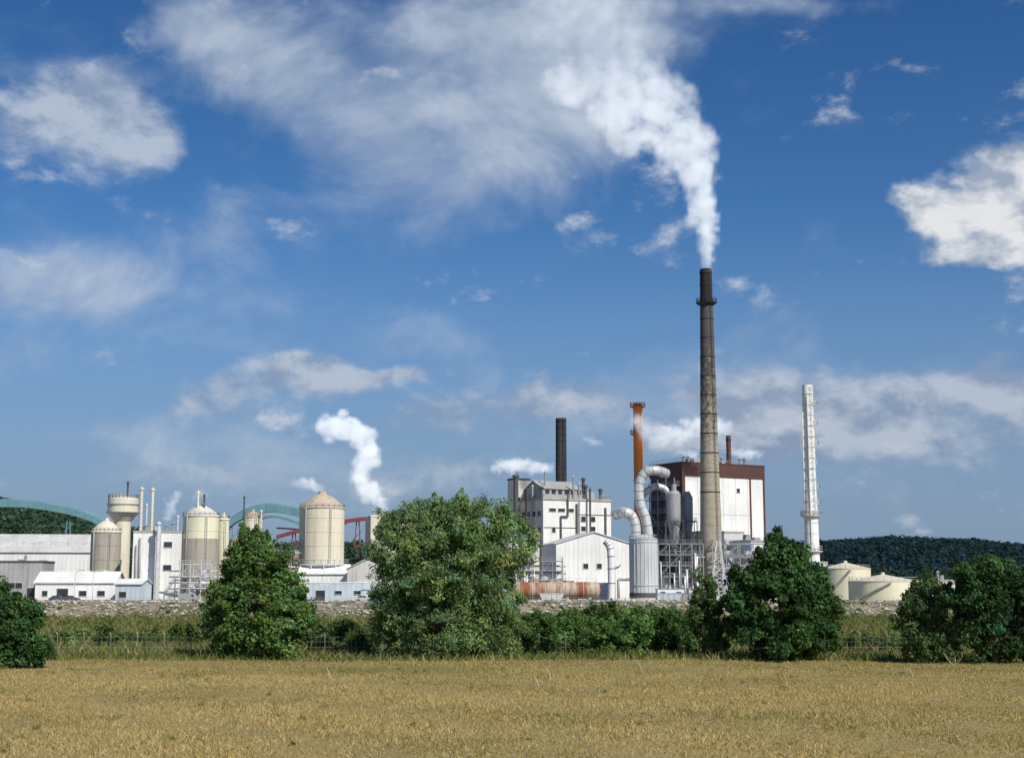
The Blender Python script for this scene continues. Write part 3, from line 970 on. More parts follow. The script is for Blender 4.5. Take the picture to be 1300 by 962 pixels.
duct('flue_duct', 428, [(846, 601, 4), (832, 597), (818, 601), (811, 618), (813, 640), (820, 660), (824, 690), (824, 720)], 1.45)
duct('flue_duct', 424, [(781, 653, 8), (792, 650), (802, 655), (807, 670), (807, 692)], 1.5)
duct('flue_duct', 436, [(812, 632), (830, 618), (846, 622), (854, 640)], 1.0)
duct('riser_pipe', 385, [(776, 772), (776, 730), (775, 700), (772, 690), (768, 686)], .95, 'white2')
duct('riser_pipe', 384, [(762, 766), (780, 762), (800, 762), (835, 764), (880, 764)], .5, 'duct')
e = empty('cyclone_separator', (X(857, 432), 432, G))
b = MB(); z1, z2, z3 = H(627, 432), H(662, 432), H(700, 432)
b.lathe(0, 0, [(.5, z3), (2.1, z2), (2.15, z1), (1.4, z1 + .9), (.8, z1 + 1), (.8, z1 + 3)], 24)
b.lathe(4.2, 2, [(.5, z3), (1.7, z2), (1.75, z1 - 1), (.8, z1 + .9)], 24)
b.obj('cone_bodies', 'steel', e)
b = MB(); b.frame(-3, 6.5, -2.6, 4, 0, z2, 3, 4, .25, rails=True, floors=False); b.obj('support_frame', 'dgrey', e)

# steel structure beside the tank
e = empty('process_steel_structure', (X(836, 415), 415, G))
b = MB(); b.frame(0, 13, 0, 7, 0, H(690, 415), 4, 5, .24); b.obj('frame', 'steel', e)
b = MB()
for k in range(12):
    x = r.uniform(0.5, 12); z = r.uniform(3, 13); b.tube([(x, -.3, 0), (x, -.3, z), (x + r.uniform(-3, 3), 2, z)], r.uniform(.15, .4), 8)
for x in (2.5, 6.5, 10.5): b.lathe(x, 3, [(1.3, 1), (1.3, 6), (.3, 6.8)], 18)
b.obj('vessels_and_pipes', 'duct', e)

# white vertical tank
D = 393
e = empty('white_vertical_tank', (X(817, D), D, G))
rr_ = 17.7 * M(D); ht = H(684, D)
b = MB(); b.lathe(0, 0, [(rr_ + .15, -.3), (rr_ + .15, .5), (rr_, .52), (rr_, ht), (rr_ * .5, ht + .9), (.1, ht + 1.2)], 48); b.obj('shell', 'lgrey', e)
b = MB()
for i in range(24):
    a = 2 * math.pi * i / 24; b.beam((rr_ * 1.005 * math.cos(a), rr_ * 1.005 * math.sin(a), .6), (rr_ * 1.005 * math.cos(a), rr_ * 1.005 * math.sin(a), ht - .2), .16)
for z in (.6, 3.8, ht - 1.0, ht - .2): b.ring(0, 0, z, rr_, .16, .3, 48)
b.rail_ring(0, 0, rr_ - .1, ht, 1.1, 20, .08)
b.obj('ribs_and_railing', 'duct', e)
b = MB(); b.lathe(0, 0, [(rr_ + .165, .55), (rr_ + .165, 1.9)], 48, cap=False); b.obj('dark_base_band', 'dgrey', e)

# ------------------------------------------------------------------ process building
D = 440
hp = H(634, D)
e = empty('process_building', (X(690, D), D, G), math.radians(28))
L, W = 24.5, 20
b = MB(); b.box(0, L, 0, W, -.5, hp); b.obj('walls', 'white', e)
b = MB(); b.box(-.1, -.01, 0, W, -.5, hp - .05); b.obj('shade_toned_side_wall', 'offwhite', e)  # greyer sheet over the white wall: left face's shade put in as colour
b = MB(); b.box(-.3, L + .3, -.3, W + .3, hp + .02, hp + .7); b.obj('roof', 'grey', e)
windows(e, 'F', [(2 + i * 3.2, hp - 3.6, 2.4, 1.0) for i in range(3)] + [(13.5, hp - 6.5, 1.6, 1.6), (17, hp - 6.5, 1.6, 1.6), (13.5, hp - 9.4, 1.6, 1.4), (17, hp - 9.4, 1.6, 1.4), (3, hp - 10, 1.2, 1.6)])
b = MB(); b.box(11.5, 12.1, -.5, 0, 2, hp - 1); b.box(12.2, L - .2, -.16, 0, hp - 4.4, hp - 4.2); b.box(.2, 11.4, -.16, 0, hp - 8.6, hp - 8.4)
b.box(22, 22.6, -.45, 0, 4, hp - 2)
b.tube([(6, -.5, 3), (6, -.5, hp - 5), (8.5, -.5, hp - 5), (8.5, -.5, hp + 2)], .3, 8)
b.obj('downpipes_and_bands', 'dgrey', e)
g = MB()
for z in (hp - 5, hp - 10, hp - 15):
    for y in np.arange(1.5, W - 2, 3.4): g.box(-.16, -.09, y, y + 2.0, z, z + 1.6)
g.obj('side_windows', 'glass', e)
b = MB(); ph = H(613, D)
b.prismx([(3, hp + .7), (15, hp + .7), (15, ph - 1.5), (9, ph + 1), (3, ph - 1.5)], 1.5, 15)
b.box(15.2, 21, 4, 14, hp + .7, hp + 3.0)
b.obj('penthouse', 'grey', e)
b = MB()
b.prismx([(2.6, ph - 1.55), (9, ph + 1.1), (9, ph + 1.4), (2.6, ph - 1.3)], 1.2, 15.4)
b.prismx([(15.4, ph - 1.55), (15.4, ph - 1.3), (9, ph + 1.4), (9, ph + 1.1)], 1.2, 15.4)
b.rail([(0, W), (0, 0), (L, 0), (L, W)], hp + .7, 1.1, 3, .09)
b.obj('penthouse_roof_and_railing', 'grey', e)
g = MB()
for x in np.arange(2.4, 14, 2.3): g.box(x, x + 1.4, 2.9, 3.0, hp + 2, hp + 3.4)
g.obj('penthouse_windows', 'glass', e)
b = MB()
for x, y, z in ((18, 6, 7), (20, 9, 5), (17, 3, 4.5), (22.5, 3, 3.5), (1, 3, 3.6), (1, 16, 6)):
    b.lathe(x, y, [(.45, hp + .6), (.45, hp + z), (.8, hp + z), (.8, hp + z + .4), (.1, hp + z + .9)], 12)
b.obj('roof_vents', 'dgrey', e)
flat_building('lift_tower', 652, 452, 28, 6, 4, H(609, 452), 'offwhite', 'dgrey', [(1, 30, 1.5, 1.5), (1, 24, 1.5, 1.5), (1, 18, 1.5, 1.5)], [], 2, 4)
e = empty('vent_stack', (X(655, 449), 449, G)); b = MB(); b.lathe(0, 0, [(.8, 20), (.8, H(606, 449)), (1.1, H(606, 449)), (1.1, H(603, 449))], 16); b.obj('pipe', 'dgrey', e)
for px, py in ((668, 622), (676, 618), (692, 600), (735, 615), (749, 622), (728, 606)):
    e = empty('vent_stack', (X(px, 446, 620), 446, G)); b = MB(); b.lathe(0, 0, [(.32, 20), (.32, H(py, 446)), (.55, H(py, 446)), (.1, H(py, 446) + .8)], 10); b.obj('pipe', r.choice(['steel', 'dgrey', 'black']), e)

flat_building('pump_house', 652, 436, 28, 9, 12, H(690, 436), 'offwhite', 'grey', [(1, 5, 6, 1.4), (1, 10, 6, 1.4)], [], 3, 14)
D = 408
e = gable_building('white_gabled_hall', 706, D, 12, 22.5, 18, H(690, D), 3.3, 'white', 'lgrey', 'y',
                   [(2, 1.5, 3.2, 3.6), (12, 8.6, 1.4, 1.4), (8, 8.6, 1.4, 1.4)], [])
b = MB(); b.tube([(17, -.6, 0), (17, -.6, 9), (19, -.6, 10)], .3, 8); b.tube([(18.4, -.6, 0), (18.4, -.6, 6), (22, -.6, 6)], .22, 8); b.obj('wall_pipes', 'duct', e)
b = MB(); b.box(5.5, 16, -3.5, -.02, -.3, 4.5); b.box(5.3, 16.2, -3.7, 0, 4.52, 4.75); b.obj('lean_to', 'lgrey', e)

# pipe rack left of the hall
e = empty('pipe_rack', (X(650, 396), 396, G))
b = MB(); b.frame(0, 14, 0, 6, 0, H(712, 396), 5, 4, .22); b.obj('frame', 'steel', e)
b = MB()
for k in range(9): b.tube([(-8, .4 + k * .6, 3.5 + (k % 4) * 1.9), (15, .4 + k * .6, 3.5 + (k % 4) * 1.9)], .18 + .1 * (k % 3), 8)
for k in range(8):
    x = r.uniform(0, 13); b.tube([(x, -.4, 0), (x, -.4, r.uniform(5, 10))], r.uniform(.12, .35), 8)
b.lathe(9, 2.5, [(1.5, 2), (1.5, 7.5), (.4, 8.4)], 20); b.lathe(4, 2.5, [(1.1, 4), (1.1, 9.3), (.4, 10)], 20)
b.obj('pipes_and_vessels', 'duct', e)

# rusty horizontal vessel
D = 372
e = empty('rusty_horizontal_tank', (X(652, D, 750), D, G))
b = MB(); zc = H(749, D); rr_ = 2.15; LL = 106 * M(D)
def hprof(x0, x1):
    n = 24; prof = [(x0 - .9, .4), (x0 - .6, 1.2), (x0, rr_)]
    prof += [(x1, rr_), (x1 + .6, 1.2), (x1 + .9, .4)]
    for (xa, ra), (xb, rb) in zip(prof[:-1], prof[1:]):
        vs = []
        for i in range(n):
            a = 2 * math.pi * i / n
            vs += [(xa, ra * math.cos(a), zc + ra * math.sin(a)), (xb, rb * math.cos(a), zc + rb * math.sin(a))]
        b.add(vs, [(2 * i, 2 * i + 1, 2 * ((i + 1) % n) + 1, 2 * ((i + 1) % n)) for i in range(n)], True)
    b.add([(x1 + .9, .4 * math.cos(6.283 * i / n), zc + .4 * math.sin(6.283 * i / n)) for i in range(n)], [tuple(range(n))])
    b.add([(x0 - .9, .4 * math.cos(6.283 * i / n), zc + .4 * math.sin(6.283 * i / n)) for i in range(n)], [tuple(range(n))])
hprof(0, LL)
b.obj('vessel', 'rusttank', e)
b = MB()
for x in np.arange(1.5, LL, 3.3):
    b.tube([(x - .12, 0, zc), (x + .12, 0, zc)], rr_ + .1, 24)
b.obj('stiffener_bands', 'rustroof', e)
b = MB()
for x in np.linspace(2, LL - 2, 4): b.box(x - .4, x + .4, -1.8, 1.8, -.3, zc - rr_ * .8)
b.rail([(0, -.6), (LL, -.6)], zc + rr_ - .1, 1.0, 2.5, .07)
b.obj('saddles_and_railing', 'concrete', e)

# yard clutter
def skip(px, D, mat):
    e = empty('waste_skip', (X(px, D, 760), D, G), math.radians(r.uniform(-20, 20)))
    b = MB(); b.prism([(-2.4, .3), (2.4, .3), (3.1, 1.9), (-3.1, 1.9)], -1.1, 1.1); b.box(-3.2, 3.2, -1.2, 1.2, 1.92, 2.05)
    for x in (-1.5, 0, 1.5): b.box(x - .08, x + .08, -1.2, -1.1, .35, 1.9)
    b.box(-2.2, -1.6, -1, 1, -.1, .28); b.box(1.6, 2.2, -1, 1, -.1, .28)
    b.obj('bin_body', mat, e)
skip(700, 362, 'lgrey'); skip(850, 365, 'bluewhite'); skip(868, 366, 'grey')
def portacabin(px, D, L, mat):
    e = empty('site_cabin', (X(px, D, 760), D, G), math.radians(6))
    b = MB(); b.box(0, L, 0, 2.6, .3, 2.9); b.obj('body', mat, e)
    b = MB(); b.box(-.1, L + .1, -.1, 2.7, 2.92, 3.1); b.box(0, L, .2, .4, -.2, .28); b.box(0, L, 2.2, 2.4, -.2, .28); b.obj('frame', 'grey', e)
    windows(e, 'F', [(.8, 1.3, 1.2, 1), (L - 2, 1.3, 1.2, 1)])
portacabin(835, 372, 7, 'white2'); portacabin(875, 375, 8, 'lgrey'); portacabin(955, 378, 9, 'offwhite')

# storage tanks on the right
def storage_tank(px, D, rpx, pytop, conepy, mat='cream'):
    e = empty('storage_tank', (X(px, D, 740), D, G))
    rr = rpx * M(D); h = H(pytop, D); hc = H(conepy, D)
    b = MB(); b.lathe(0, 0, [(rr, -.3), (rr, h)], 64, cap=False); b.obj('shell', mat, e)
    b = MB(); b.lathe(0, 0, [(rr + .12, h), (rr + .12, h + .15), (.5, hc), (.5, hc + .5), (.1, hc + .6)], 64); b.obj('roof', 'beige', e)
    b = MB(); b.rail_ring(0, 0, rr - .2, h + .15, 1.0, 28, .05)
    for i in range(26):
        t = i / 26; a = math.radians(-150 + 60 * t); z = h * t
        b.box((rr + .5) * math.cos(a) - .4, (rr + .5) * math.cos(a) + .4, (rr + .5) * math.sin(a) - .4, (rr + .5) * math.sin(a) + .4, z, z + .08)
    b.obj('stair_and_railing', 'offwhite', e)
storage_tank(1074, 408, 31, 722, 714)
storage_tank(1121, 384, 43, 738, 729)
e = flat_building('low_pump_building', 1165, 420, 8, 20, 8, H(738, 420), 'offwhite', 'grey', [(2, 1.5, 2, 1.4), (8, 1.5, 2, 1.4)], [], 2, 12)

# ------------------------------------------------------------------ left part of the works
e = gable_building('warehouse', -40, 430, 6, 150 * M(430), 22, H(700, 430), 5.4, 'white', 'roof', 'x',
                   [(4 + i * 4.2, 4.5, 3.0, 1.6) for i in range(7)])
b = MB()
for i in range(7): b.box(3 + i * 5, 5.2 + i * 5, 4, 8, H(700, 430) + 1.2, H(700, 430) + 3.2)
b.obj('roof_lights', 'lgrey', e)
flat_building('grey_store', -30, 404, 4, 82 * M(404), 14, H(714, 404), 'grey', 'dgrey', [(3, 3, 4, 1.6), (9, 3, 4, 1.6), (14.3, -.2, 3, 3.4)], [], 3, 2)
e = gable_building('white_shed', 46, 396, 3, 100 * M(396), 12, H(739, 396), 2.8, 'white2', 'white', 'x', [(2, 1, 1.4, 1.4), (6, -.2, 3, 3.2), (12, 1, 2, 1.4), (17, 1, 2, 1.4)])
gable_building('white_shed', 148, 388, -4, 7, 9, H(741, 388), 1.2, 'bluewhite', 'white', 'x', [(1, .6, 2, 1.6)])


def silo(name, px, D, rpx, pytop, conepy, mat='beige', roofmat='rustroof', legs=False, lower=None):
    e = empty(name, (X(px, D, 700), D, G))
    rr = rpx * M(D); h = H(pytop, D); hc = H(conepy, D)
    b = MB(); b.lathe(0, 0, [(rr, -.3), (rr, h)], 48, cap=False); b.obj('shell', mat, e)
    b = MB()
    n = 8
    b.lathe(0, 0, [(rr + .2, h)] + [((rr + .2) * (1 - t) ** .6, h + .25 + (hc - h) * t) for t in np.linspace(0, .95, n)], 40)
    b.lathe(0, 0, [(rr * .18, hc - .4), (rr * .18, hc + .8)], 14)
    b.obj('roof', roofmat, e)
    b = MB(); b.rail_ring(0, 0, rr, h + .2, 1.1, 22, .08)
    b.ladder(rr * .5, -rr * .87 - .3, 0, h, cage=False)
    b.tube([(-rr * .6, -rr * .85, 0), (-rr * .6, -rr * .85, h), (-rr * .3, -rr * .4, h + 1.2)], .2, 8)
    b.obj('railing_and_ladder', 'steel', e)
    b = MB()
    for q in np.arange(3, h, 4): b.ring(0, 0, q, rr, .07, .18, 48)
    b.obj('hoops', mat, e)
    if lower:
        b = MB(); b.lathe(0, 0, [(rr + .1, -.3), (rr + .1, H(lower, D)), (rr, H(lower, D) + .1)], 48, cap=False); b.obj('concrete_base', 'concrete', e)
    return e


silo('cone_roof_silo', 134, 410, 18.5, 676, 661, 'concrete', 'beige')
silo('tall_storage_silo', 254, 404, 22.5, 656, 642, 'cream', 'offwhite', lower=684)
silo('slim_silo', 283, 412, 7, 660, 654, 'cream', 'cream')
silo('slim_silo', 300, 420, 8, 690, 684, 'beige', 'rustroof')
silo('cone_roof_silo', 320, 425, 12, 657, 650, 'beige', 'rustroof')
silo('large_beige_silo', 408, 415, 28.5, 646, 627, 'beige', 'rustroof')
e = empty('silo_platform', (X(408, 415, 700), 415, G))
b = MB(); z = H(717, 415)
b.lathe(0, 0, [(7.0, z - .5), (8.2, z), (8.2, z + .3), (7, z + .3)], 40, cap=False); b.rail_ring(0, 0, 8.1, z + .3, 1.2, 26, .1)
for i in range(14):
    a = 2 * math.pi * i / 14; b.beam((8 * math.cos(a), 8 * math.sin(a), 0), (8 * math.cos(a), 8 * math.sin(a), z), .3)
b.obj('ring_walkway', 'lgrey', e)

D = 442
e = empty('water_tower', (X(156, D, 650), D, G)); m_ = M(D)
b = MB()
b.lathe(0, 0, [(10.5 * m_, -.3), (10.5 * m_, H(662, D)), (17 * m_, H(654, D)), (19 * m_, H(652, D)), (19 * m_, H(634, D)), (18.5 * m_, H(632, D)), (.5, H(630, D))], 40)
b.obj('tank_and_column', 'beige', e)
b = MB(); b.rail_ring(0, 0, 18.6 * m_, H(633, D), 1.3, 24, .1); b.ring(0, 0, H(641, D), 19 * m_, .25, .3, 40); b.ring(0, 0, H(651, D), 19 * m_, .5, .3, 40)
b.box(-1, 1, -1, 1, H(632, D), H(627, D)); b.obj('railing_and_cabin', 'steel', e)

for px, top, D, w_, mt in ((178, 619, 420, .5, 'offwhite'), (192, 620, 418, .45, 'beige'), (201, 663, 395, .5, 'lgrey'), (250, 624, 402, .3, 'cream'), (258, 628, 402, .25, 'dgrey'),
                           (309, 630, 422, .22, 'dgrey'), (331, 648, 422, .25, 'beige'), (225, 655, 415, .3, 'lgrey'), (160, 612, 442, .3, 'dgrey'), (185, 640, 425, .3, 'lgrey'), (388, 640, 420, .2, 'steel')):
    e = empty('vent_pipe', (X(px, D, 680), D, G)); b = MB(); h = H(top, D)
    b.lathe(0, 0, [(w_, -.2), (w_, h - .6), (w_ * 1.5, h - .6), (w_ * 1.5, h), (.05, h + .3)], 12)
    for q in np.arange(h * .4, h, 4): b.ring(0, 0, q, w_, .1, .15, 12)
    b.obj('pipe', mt, e)

D = 398
e = flat_building('white_process_tower', 168, D, 8, 60 * M(D), 11, H(676, D), 'white', 'grey', [(8.4, H(676, D) - 4, 2.2, 1.5), (8.4, 8, 2.2, 1.5), (1.2, 1, 2, 2.2)], [], 5, 21)
b = MB(); b.box(6.0, 7.6, -1.3, -.02, 0, H(668, D)); b.obj('service_duct', 'lgrey', e)
b = MB()
for z in np.arange(2, H(672, D), 2.2): b.box(5.9, 7.7, -1.36, -1.3, z, z + .15)
b.tube([(1, -.5, 0), (1, -.5, 15)], .25, 8); b.tube([(2, -.5, 3), (5.5, -.5, 3)], .3, 8); b.tube([(2, -.5, 3), (2, -.5, 17)], .3, 8)
b.obj('pipes_and_brackets', 'steel', e)
flat_building('control_building', 226, 410, 8, 4, 9, H(690, 410), 'offwhite', 'grey', [(1, 6, 1.5, 1.5), (1, 10, 1.5, 1.5)], [], 2, 23)
e = empty('pipe_rack', (X(228, 392), 392, G)); b = MB(); b.frame(0, 9, 0, 4, 0, H(716, 392), 3, 3, .2, floors=False); b.obj('frame', 'lgrey', e)
b = MB()
for k in range(4): b.tube([(-3, .5 + .5 * k, 3 + 1.6 * k), (10, .5 + .5 * k, 3 + 1.6 * k)], .22, 8)
b.lathe(3, 2, [(1.2, 0), (1.2, 4), (.3, 4.6)], 18); b.lathe(6.3, 2, [(1.2, 4.2), (1.2, 8), (.3, 8.6)], 18); b.obj('pipes_and_vessels', 'duct', e)
e = empty('pipe_rack', (X(335, 408), 408, G)); b = MB(); b.frame(0, 10, 0, 4, 0, H(690, 408), 4, 4, .22); b.obj('frame', 'dgrey', e)
b = MB()
for k in range(5): b.tube([(-12, .5 + .5 * k, 5 + 2 * k), (10, .5 + .5 * k, 5 + 2 * k)], .3, 8)
b.obj('pipes', 'duct', e)
flat_building('brick_workshop', 268, 440, 5, 30, 12, H(700, 440), 'yellow', 'grey', [(2 + 4 * i, 6, 2, 1.6) for i in range(6)], [], 3, 25)

gable_building('low_white_hall', 380, 404, 4, 62 * M(404), 14, H(728, 404), 2.5, 'white', 'white', 'x', [(2, 2, 3, 1.5), (8, 2, 3, 1.5)])
gable_building('low_white_hall', 441, 400, -6, 56 * M(400), 20, H(722, 400), 3.0, 'offwhite', 'lgrey', 'y', [(3, 3, 5, 1.8)])
e = flat_building('pale_blue_store', 392, 378, 2, 100 * M(378), 8, H(740, 378), 'bluewhite', 'white', [], [], 0, 3, .35)
windows(e, 'F', [(2, .0, 2.4, 2.6), (7, 1.6, 1.8, .9), (12, 1.6, 1.8, .9)])
flat_building('beige_mill_building', 470, 455, 12, 60 * M(455), 16, H(656, 455), 'beige', 'cream', [(1.5 + 3.5 * i, 18, 1.8, 1.6) for i in range(4)], [], 3, 31)
flat_building('mill_building', 560, 470, 12, 90 * M(470), 16, H(672, 470), 'offwhite', 'grey', [(1.5 + 3.5 * i, 14, 1.8, 1.6) for i in range(6)], [], 5, 32)
silo('slim_silo', 642, 430, 8, 668, 662, 'lgrey', 'grey')


# conveyors
def conveyor(name, D, pts, w, h, mat, legs=(), D2=None):
    p0 = P(*pts[0], D)
    e = empty(name, (p0.x, D, G))
    n = len(pts)
    Ds = [D + ((D2 or D) - D) * i / (n - 1) for i in range(n)]
    pw = [P(p[0], p[1], d) - Vector((p0.x, D, G)) for p, d in zip(pts, Ds)]
    path = smooth_path(pw, 6)
    b = MB(); f = MB()
    vs = []; fs = []
    for q in path:
        vs += [(q.x, q.y - w / 2, q.z - h / 2), (q.x, q.y - w / 2, q.z + h * .3), (q.x, q.y, q.z + h / 2), (q.x, q.y + w / 2, q.z + h * .3), (q.x, q.y + w / 2, q.z - h / 2)]
    for i in range(len(path) - 1):
        for k in range(5):
            fs.append((i * 5 + k, i * 5 + (k + 1) % 5, (i + 1) * 5 + (k + 1) % 5, (i + 1) * 5 + k))
    fs.append((0, 1, 2, 3, 4)); m0 = (len(path) - 1) * 5; fs.append((m0 + 4, m0 + 3, m0 + 2, m0 + 1, m0))
    b.add(vs, fs); b.obj('gallery', mat, e)
    for i in range(0, len(path), 2):
        q = path[i]; f.box(q.x - .12, q.x + .12, q.y - w / 2 - .1, q.y - w / 2 - .01, q.z - h / 2, q.z + h * .3)
    for i in legs:
        q = path[i]
        for s_ in (-1, 1):
            f.beam((q.x + s_ * 2, q.y, 0), (q.x + s_ * .4, q.y, q.z - h / 2), .35)
        for z in np.arange(3, q.z - 4, 4): f.beam((q.x - 1.5, q.y, z), (q.x + 1.5, q.y, z + 3), .2)
    f.obj('ribs_and_trestles', mat, e)


conveyor('teal_conveyor_bridge', 520, [(-120, 642), (-30, 639), (30, 639), (75, 645), (110, 654), (136, 666)], 4, 3.0, 'teal', (4, 20))
conveyor('teal_conveyor_bridge', 520, [(285, 668), (310, 652), (340, 644), (375, 649), (405, 662), (435, 684)], 4, 3.4, 'teal', (2, 28))
conveyor('teal_conveyor_bridge', 530, [(310, 666), (345, 655), (385, 666)], 3, 1.0, 'teal', ())
conveyor('red_conveyor', 480, [(352, 681), (395, 669), (440, 661), (482, 656)], 3, 1.2, 'red', (3, 14))
conveyor('red_conveyor', 486, [(352, 670), (400, 672), (440, 664)], 2, .5, 'red', ())

# street lamp
def lamp(px, D):
    e = empty('street_lamp', (X(px, D, 745), D, G))
    b = MB(); b.tube(smooth_path([(0, 0, -.2), (0, 0, 6), (.3, 0, 7.4), (1.6, 0, 7.9), (2.8, 0, 7.7)], 5), .1, 8); b.obj('pole', 'offwhite', e)
    b = MB(); b.prism([(2.5, 7.5), (3.9, 7.4), (3.8, 7.75), (2.7, 7.85)], -.25, .25); b.obj('lamp_head', 'white2', e)
lamp(95, 372); lamp(118, 374); lamp(356, 372); lamp(1010, 375); lamp(470, 374)


# cars
def paint(name, c):
    m, nt = new_mat(name)
    bs = N(nt, 'ShaderNodeBsdfPrincipled'); bs.inputs['Base Color'].default_value = (*c, 1); bs.inputs['Roughness'].default_value = 0.3
    bs.inputs['Coat Weight'].default_value = .5
    o = N(nt, 'ShaderNodeOutputMaterial'); nt.links.new(bs.outputs[0], o.inputs[0]); return m
TYRE = paint('tyre_rubber', (0.02, 0.02, 0.02)); TYRE.node_tree.nodes[0].inputs['Roughness'].default_value = .9


def car(px, D, ang, c, van=False):
    e = empty('parked_car', (X(px, D, 750), D, G), math.radians(ang))
    b = MB()
    if van:
        b.prism([(-2.3, .35), (2.3, .35), (2.35, 1.0), (1.9, 1.2), (1.3, 1.95), (-2.25, 2.0), (-2.35, .9)], -.9, .9)
    else:
        b.prism([(-2.1, .3), (2.1, .3), (2.15, .75), (1.2, .92), (-2.0, .98), (-2.15, .7)], -.84, .84)
        b.prism([(-1.75, .97), (1.1, .93), (.4, 1.42), (-1.15, 1.45)], -.72, .72)
    o = b.obj('body', paint('car_paint', c), e)
    bv = o.modifiers.new('bevel', 'BEVEL'); bv.width = .06; bv.segments = 2
    b = MB()
    if van:
        b.prism([(.9, 1.2), (1.75, 1.22), (1.25, 1.8), (.9, 1.8)], -.92, .92)
    else:
        b.prism([(-1.5, 1.0), (-.3, .99), (-.3, 1.38), (-1.05, 1.39)], -.74, .74); b.prism([(-.2, .99), (.9, .97), (.32, 1.37), (-.2, 1.38)], -.74, .74)
    b.obj('windows', 'glass', e)
    b = MB()
    for x in (-1.3, 1.3):
        for y in (-.85, .85): b.tube([(x, y - .1, .32), (x, y + .1, .32)], .33, 16)
    b.obj('wheels', TYRE, e)


car(74, 360, 5, (0.03, 0.05, 0.12)); car(91, 361, 8, (0.05, 0.06, 0.08)); car(240, 360, -5, (0.35, 0.36, 0.38), True); car(462, 360, 3, (0.5, 0.5, 0.5))

e = empty('guard_railing', (0, 354, G)); b = MB(); b.rail([(-150, 0), (130, 0)], 0, 1.0, 3.0, .06); b.obj('rails_and_posts', 'concrete', e)

# distant tree line behind the works
cs = []; rs_ = []; cl = []
for i in range(420):
    y = rng.uniform(640, 760); x = rng.uniform(-300, 300); hh = rng.uniform(3, 10)
    cs.append((x, y, G + hh * .6)); rs_.append(hh * .7); cl.append((0.06, 0.095, 0.05))
V, c = leaf_cloud(np.array(cs), np.array(rs_), 90, 0.8, np.array(cl))
fast_mesh('distant_tree_line', V, 4, c, LEAF)


# ------------------------------------------------------------------ steam
def steam_mat(name, dens, noise_scale, lo, hi, zr=None, emit=0.42, z0d=1.0, z1d=1.0):
    m, nt = new_mat(name)
    at = N(nt, 'ShaderNodeAttribute'); at.attribute_name = 'density'
    tc = N(nt, 'ShaderNodeTexCoord').outputs['Object']
    n1 = noise(nt, tc, noise_scale, 3.5, 0.62, 0.0).outputs[0]
    if zr:
        sx = N(nt, 'ShaderNodeSeparateXYZ'); nt.links.new(tc, sx.inputs[0])
        n1 = math_n(nt, 'ADD', n1, maprange(nt, sx.outputs[2], 0, 22, 0.30, 0.0))
        n1 = math_n(nt, 'SUBTRACT', n1, maprange(nt, sx.outputs[2], 35, 75, 0.0, 0.05))
    f = maprange(nt, n1, lo, hi, 0, 1)
    d = math_n(nt, 'MULTIPLY', at.outputs['Fac'], f)
    if zr:
        zf = maprange(nt, sx.outputs[2], zr[0], zr[1], 0, 1)
        zf = math_n(nt, 'POWER', zf, 0.5)
        k = math_n(nt, 'ADD', math_n(nt, 'MULTIPLY', zf, z1d - z0d), z0d)
        d = math_n(nt, 'MULTIPLY', d, k)
    d = math_n(nt, 'MULTIPLY', d, dens)
    sc = N(nt, 'ShaderNodeVolumeScatter'); sc.inputs['Color'].default_value = (.97, .97, .97, 1)
    nt.links.new(d, sc.inputs['Density']); sc.inputs['Anisotropy'].default_value = 0.0
    em = N(nt, 'ShaderNodeEmission'); em.inputs[0].default_value = (0.86, 0.93, 1.0, 1)  # glow added to the steam, standing in for multiply scattered light
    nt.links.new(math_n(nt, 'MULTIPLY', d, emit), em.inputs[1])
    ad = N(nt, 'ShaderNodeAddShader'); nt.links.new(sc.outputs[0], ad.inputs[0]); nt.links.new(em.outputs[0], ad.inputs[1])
    o = N(nt, 'ShaderNodeOutputMaterial'); nt.links.new(ad.outputs[0], o.inputs['Volume'])
    try: m.cycles.volume_step_rate = 2.0
    except Exception as ex: print('step', ex)
    return m


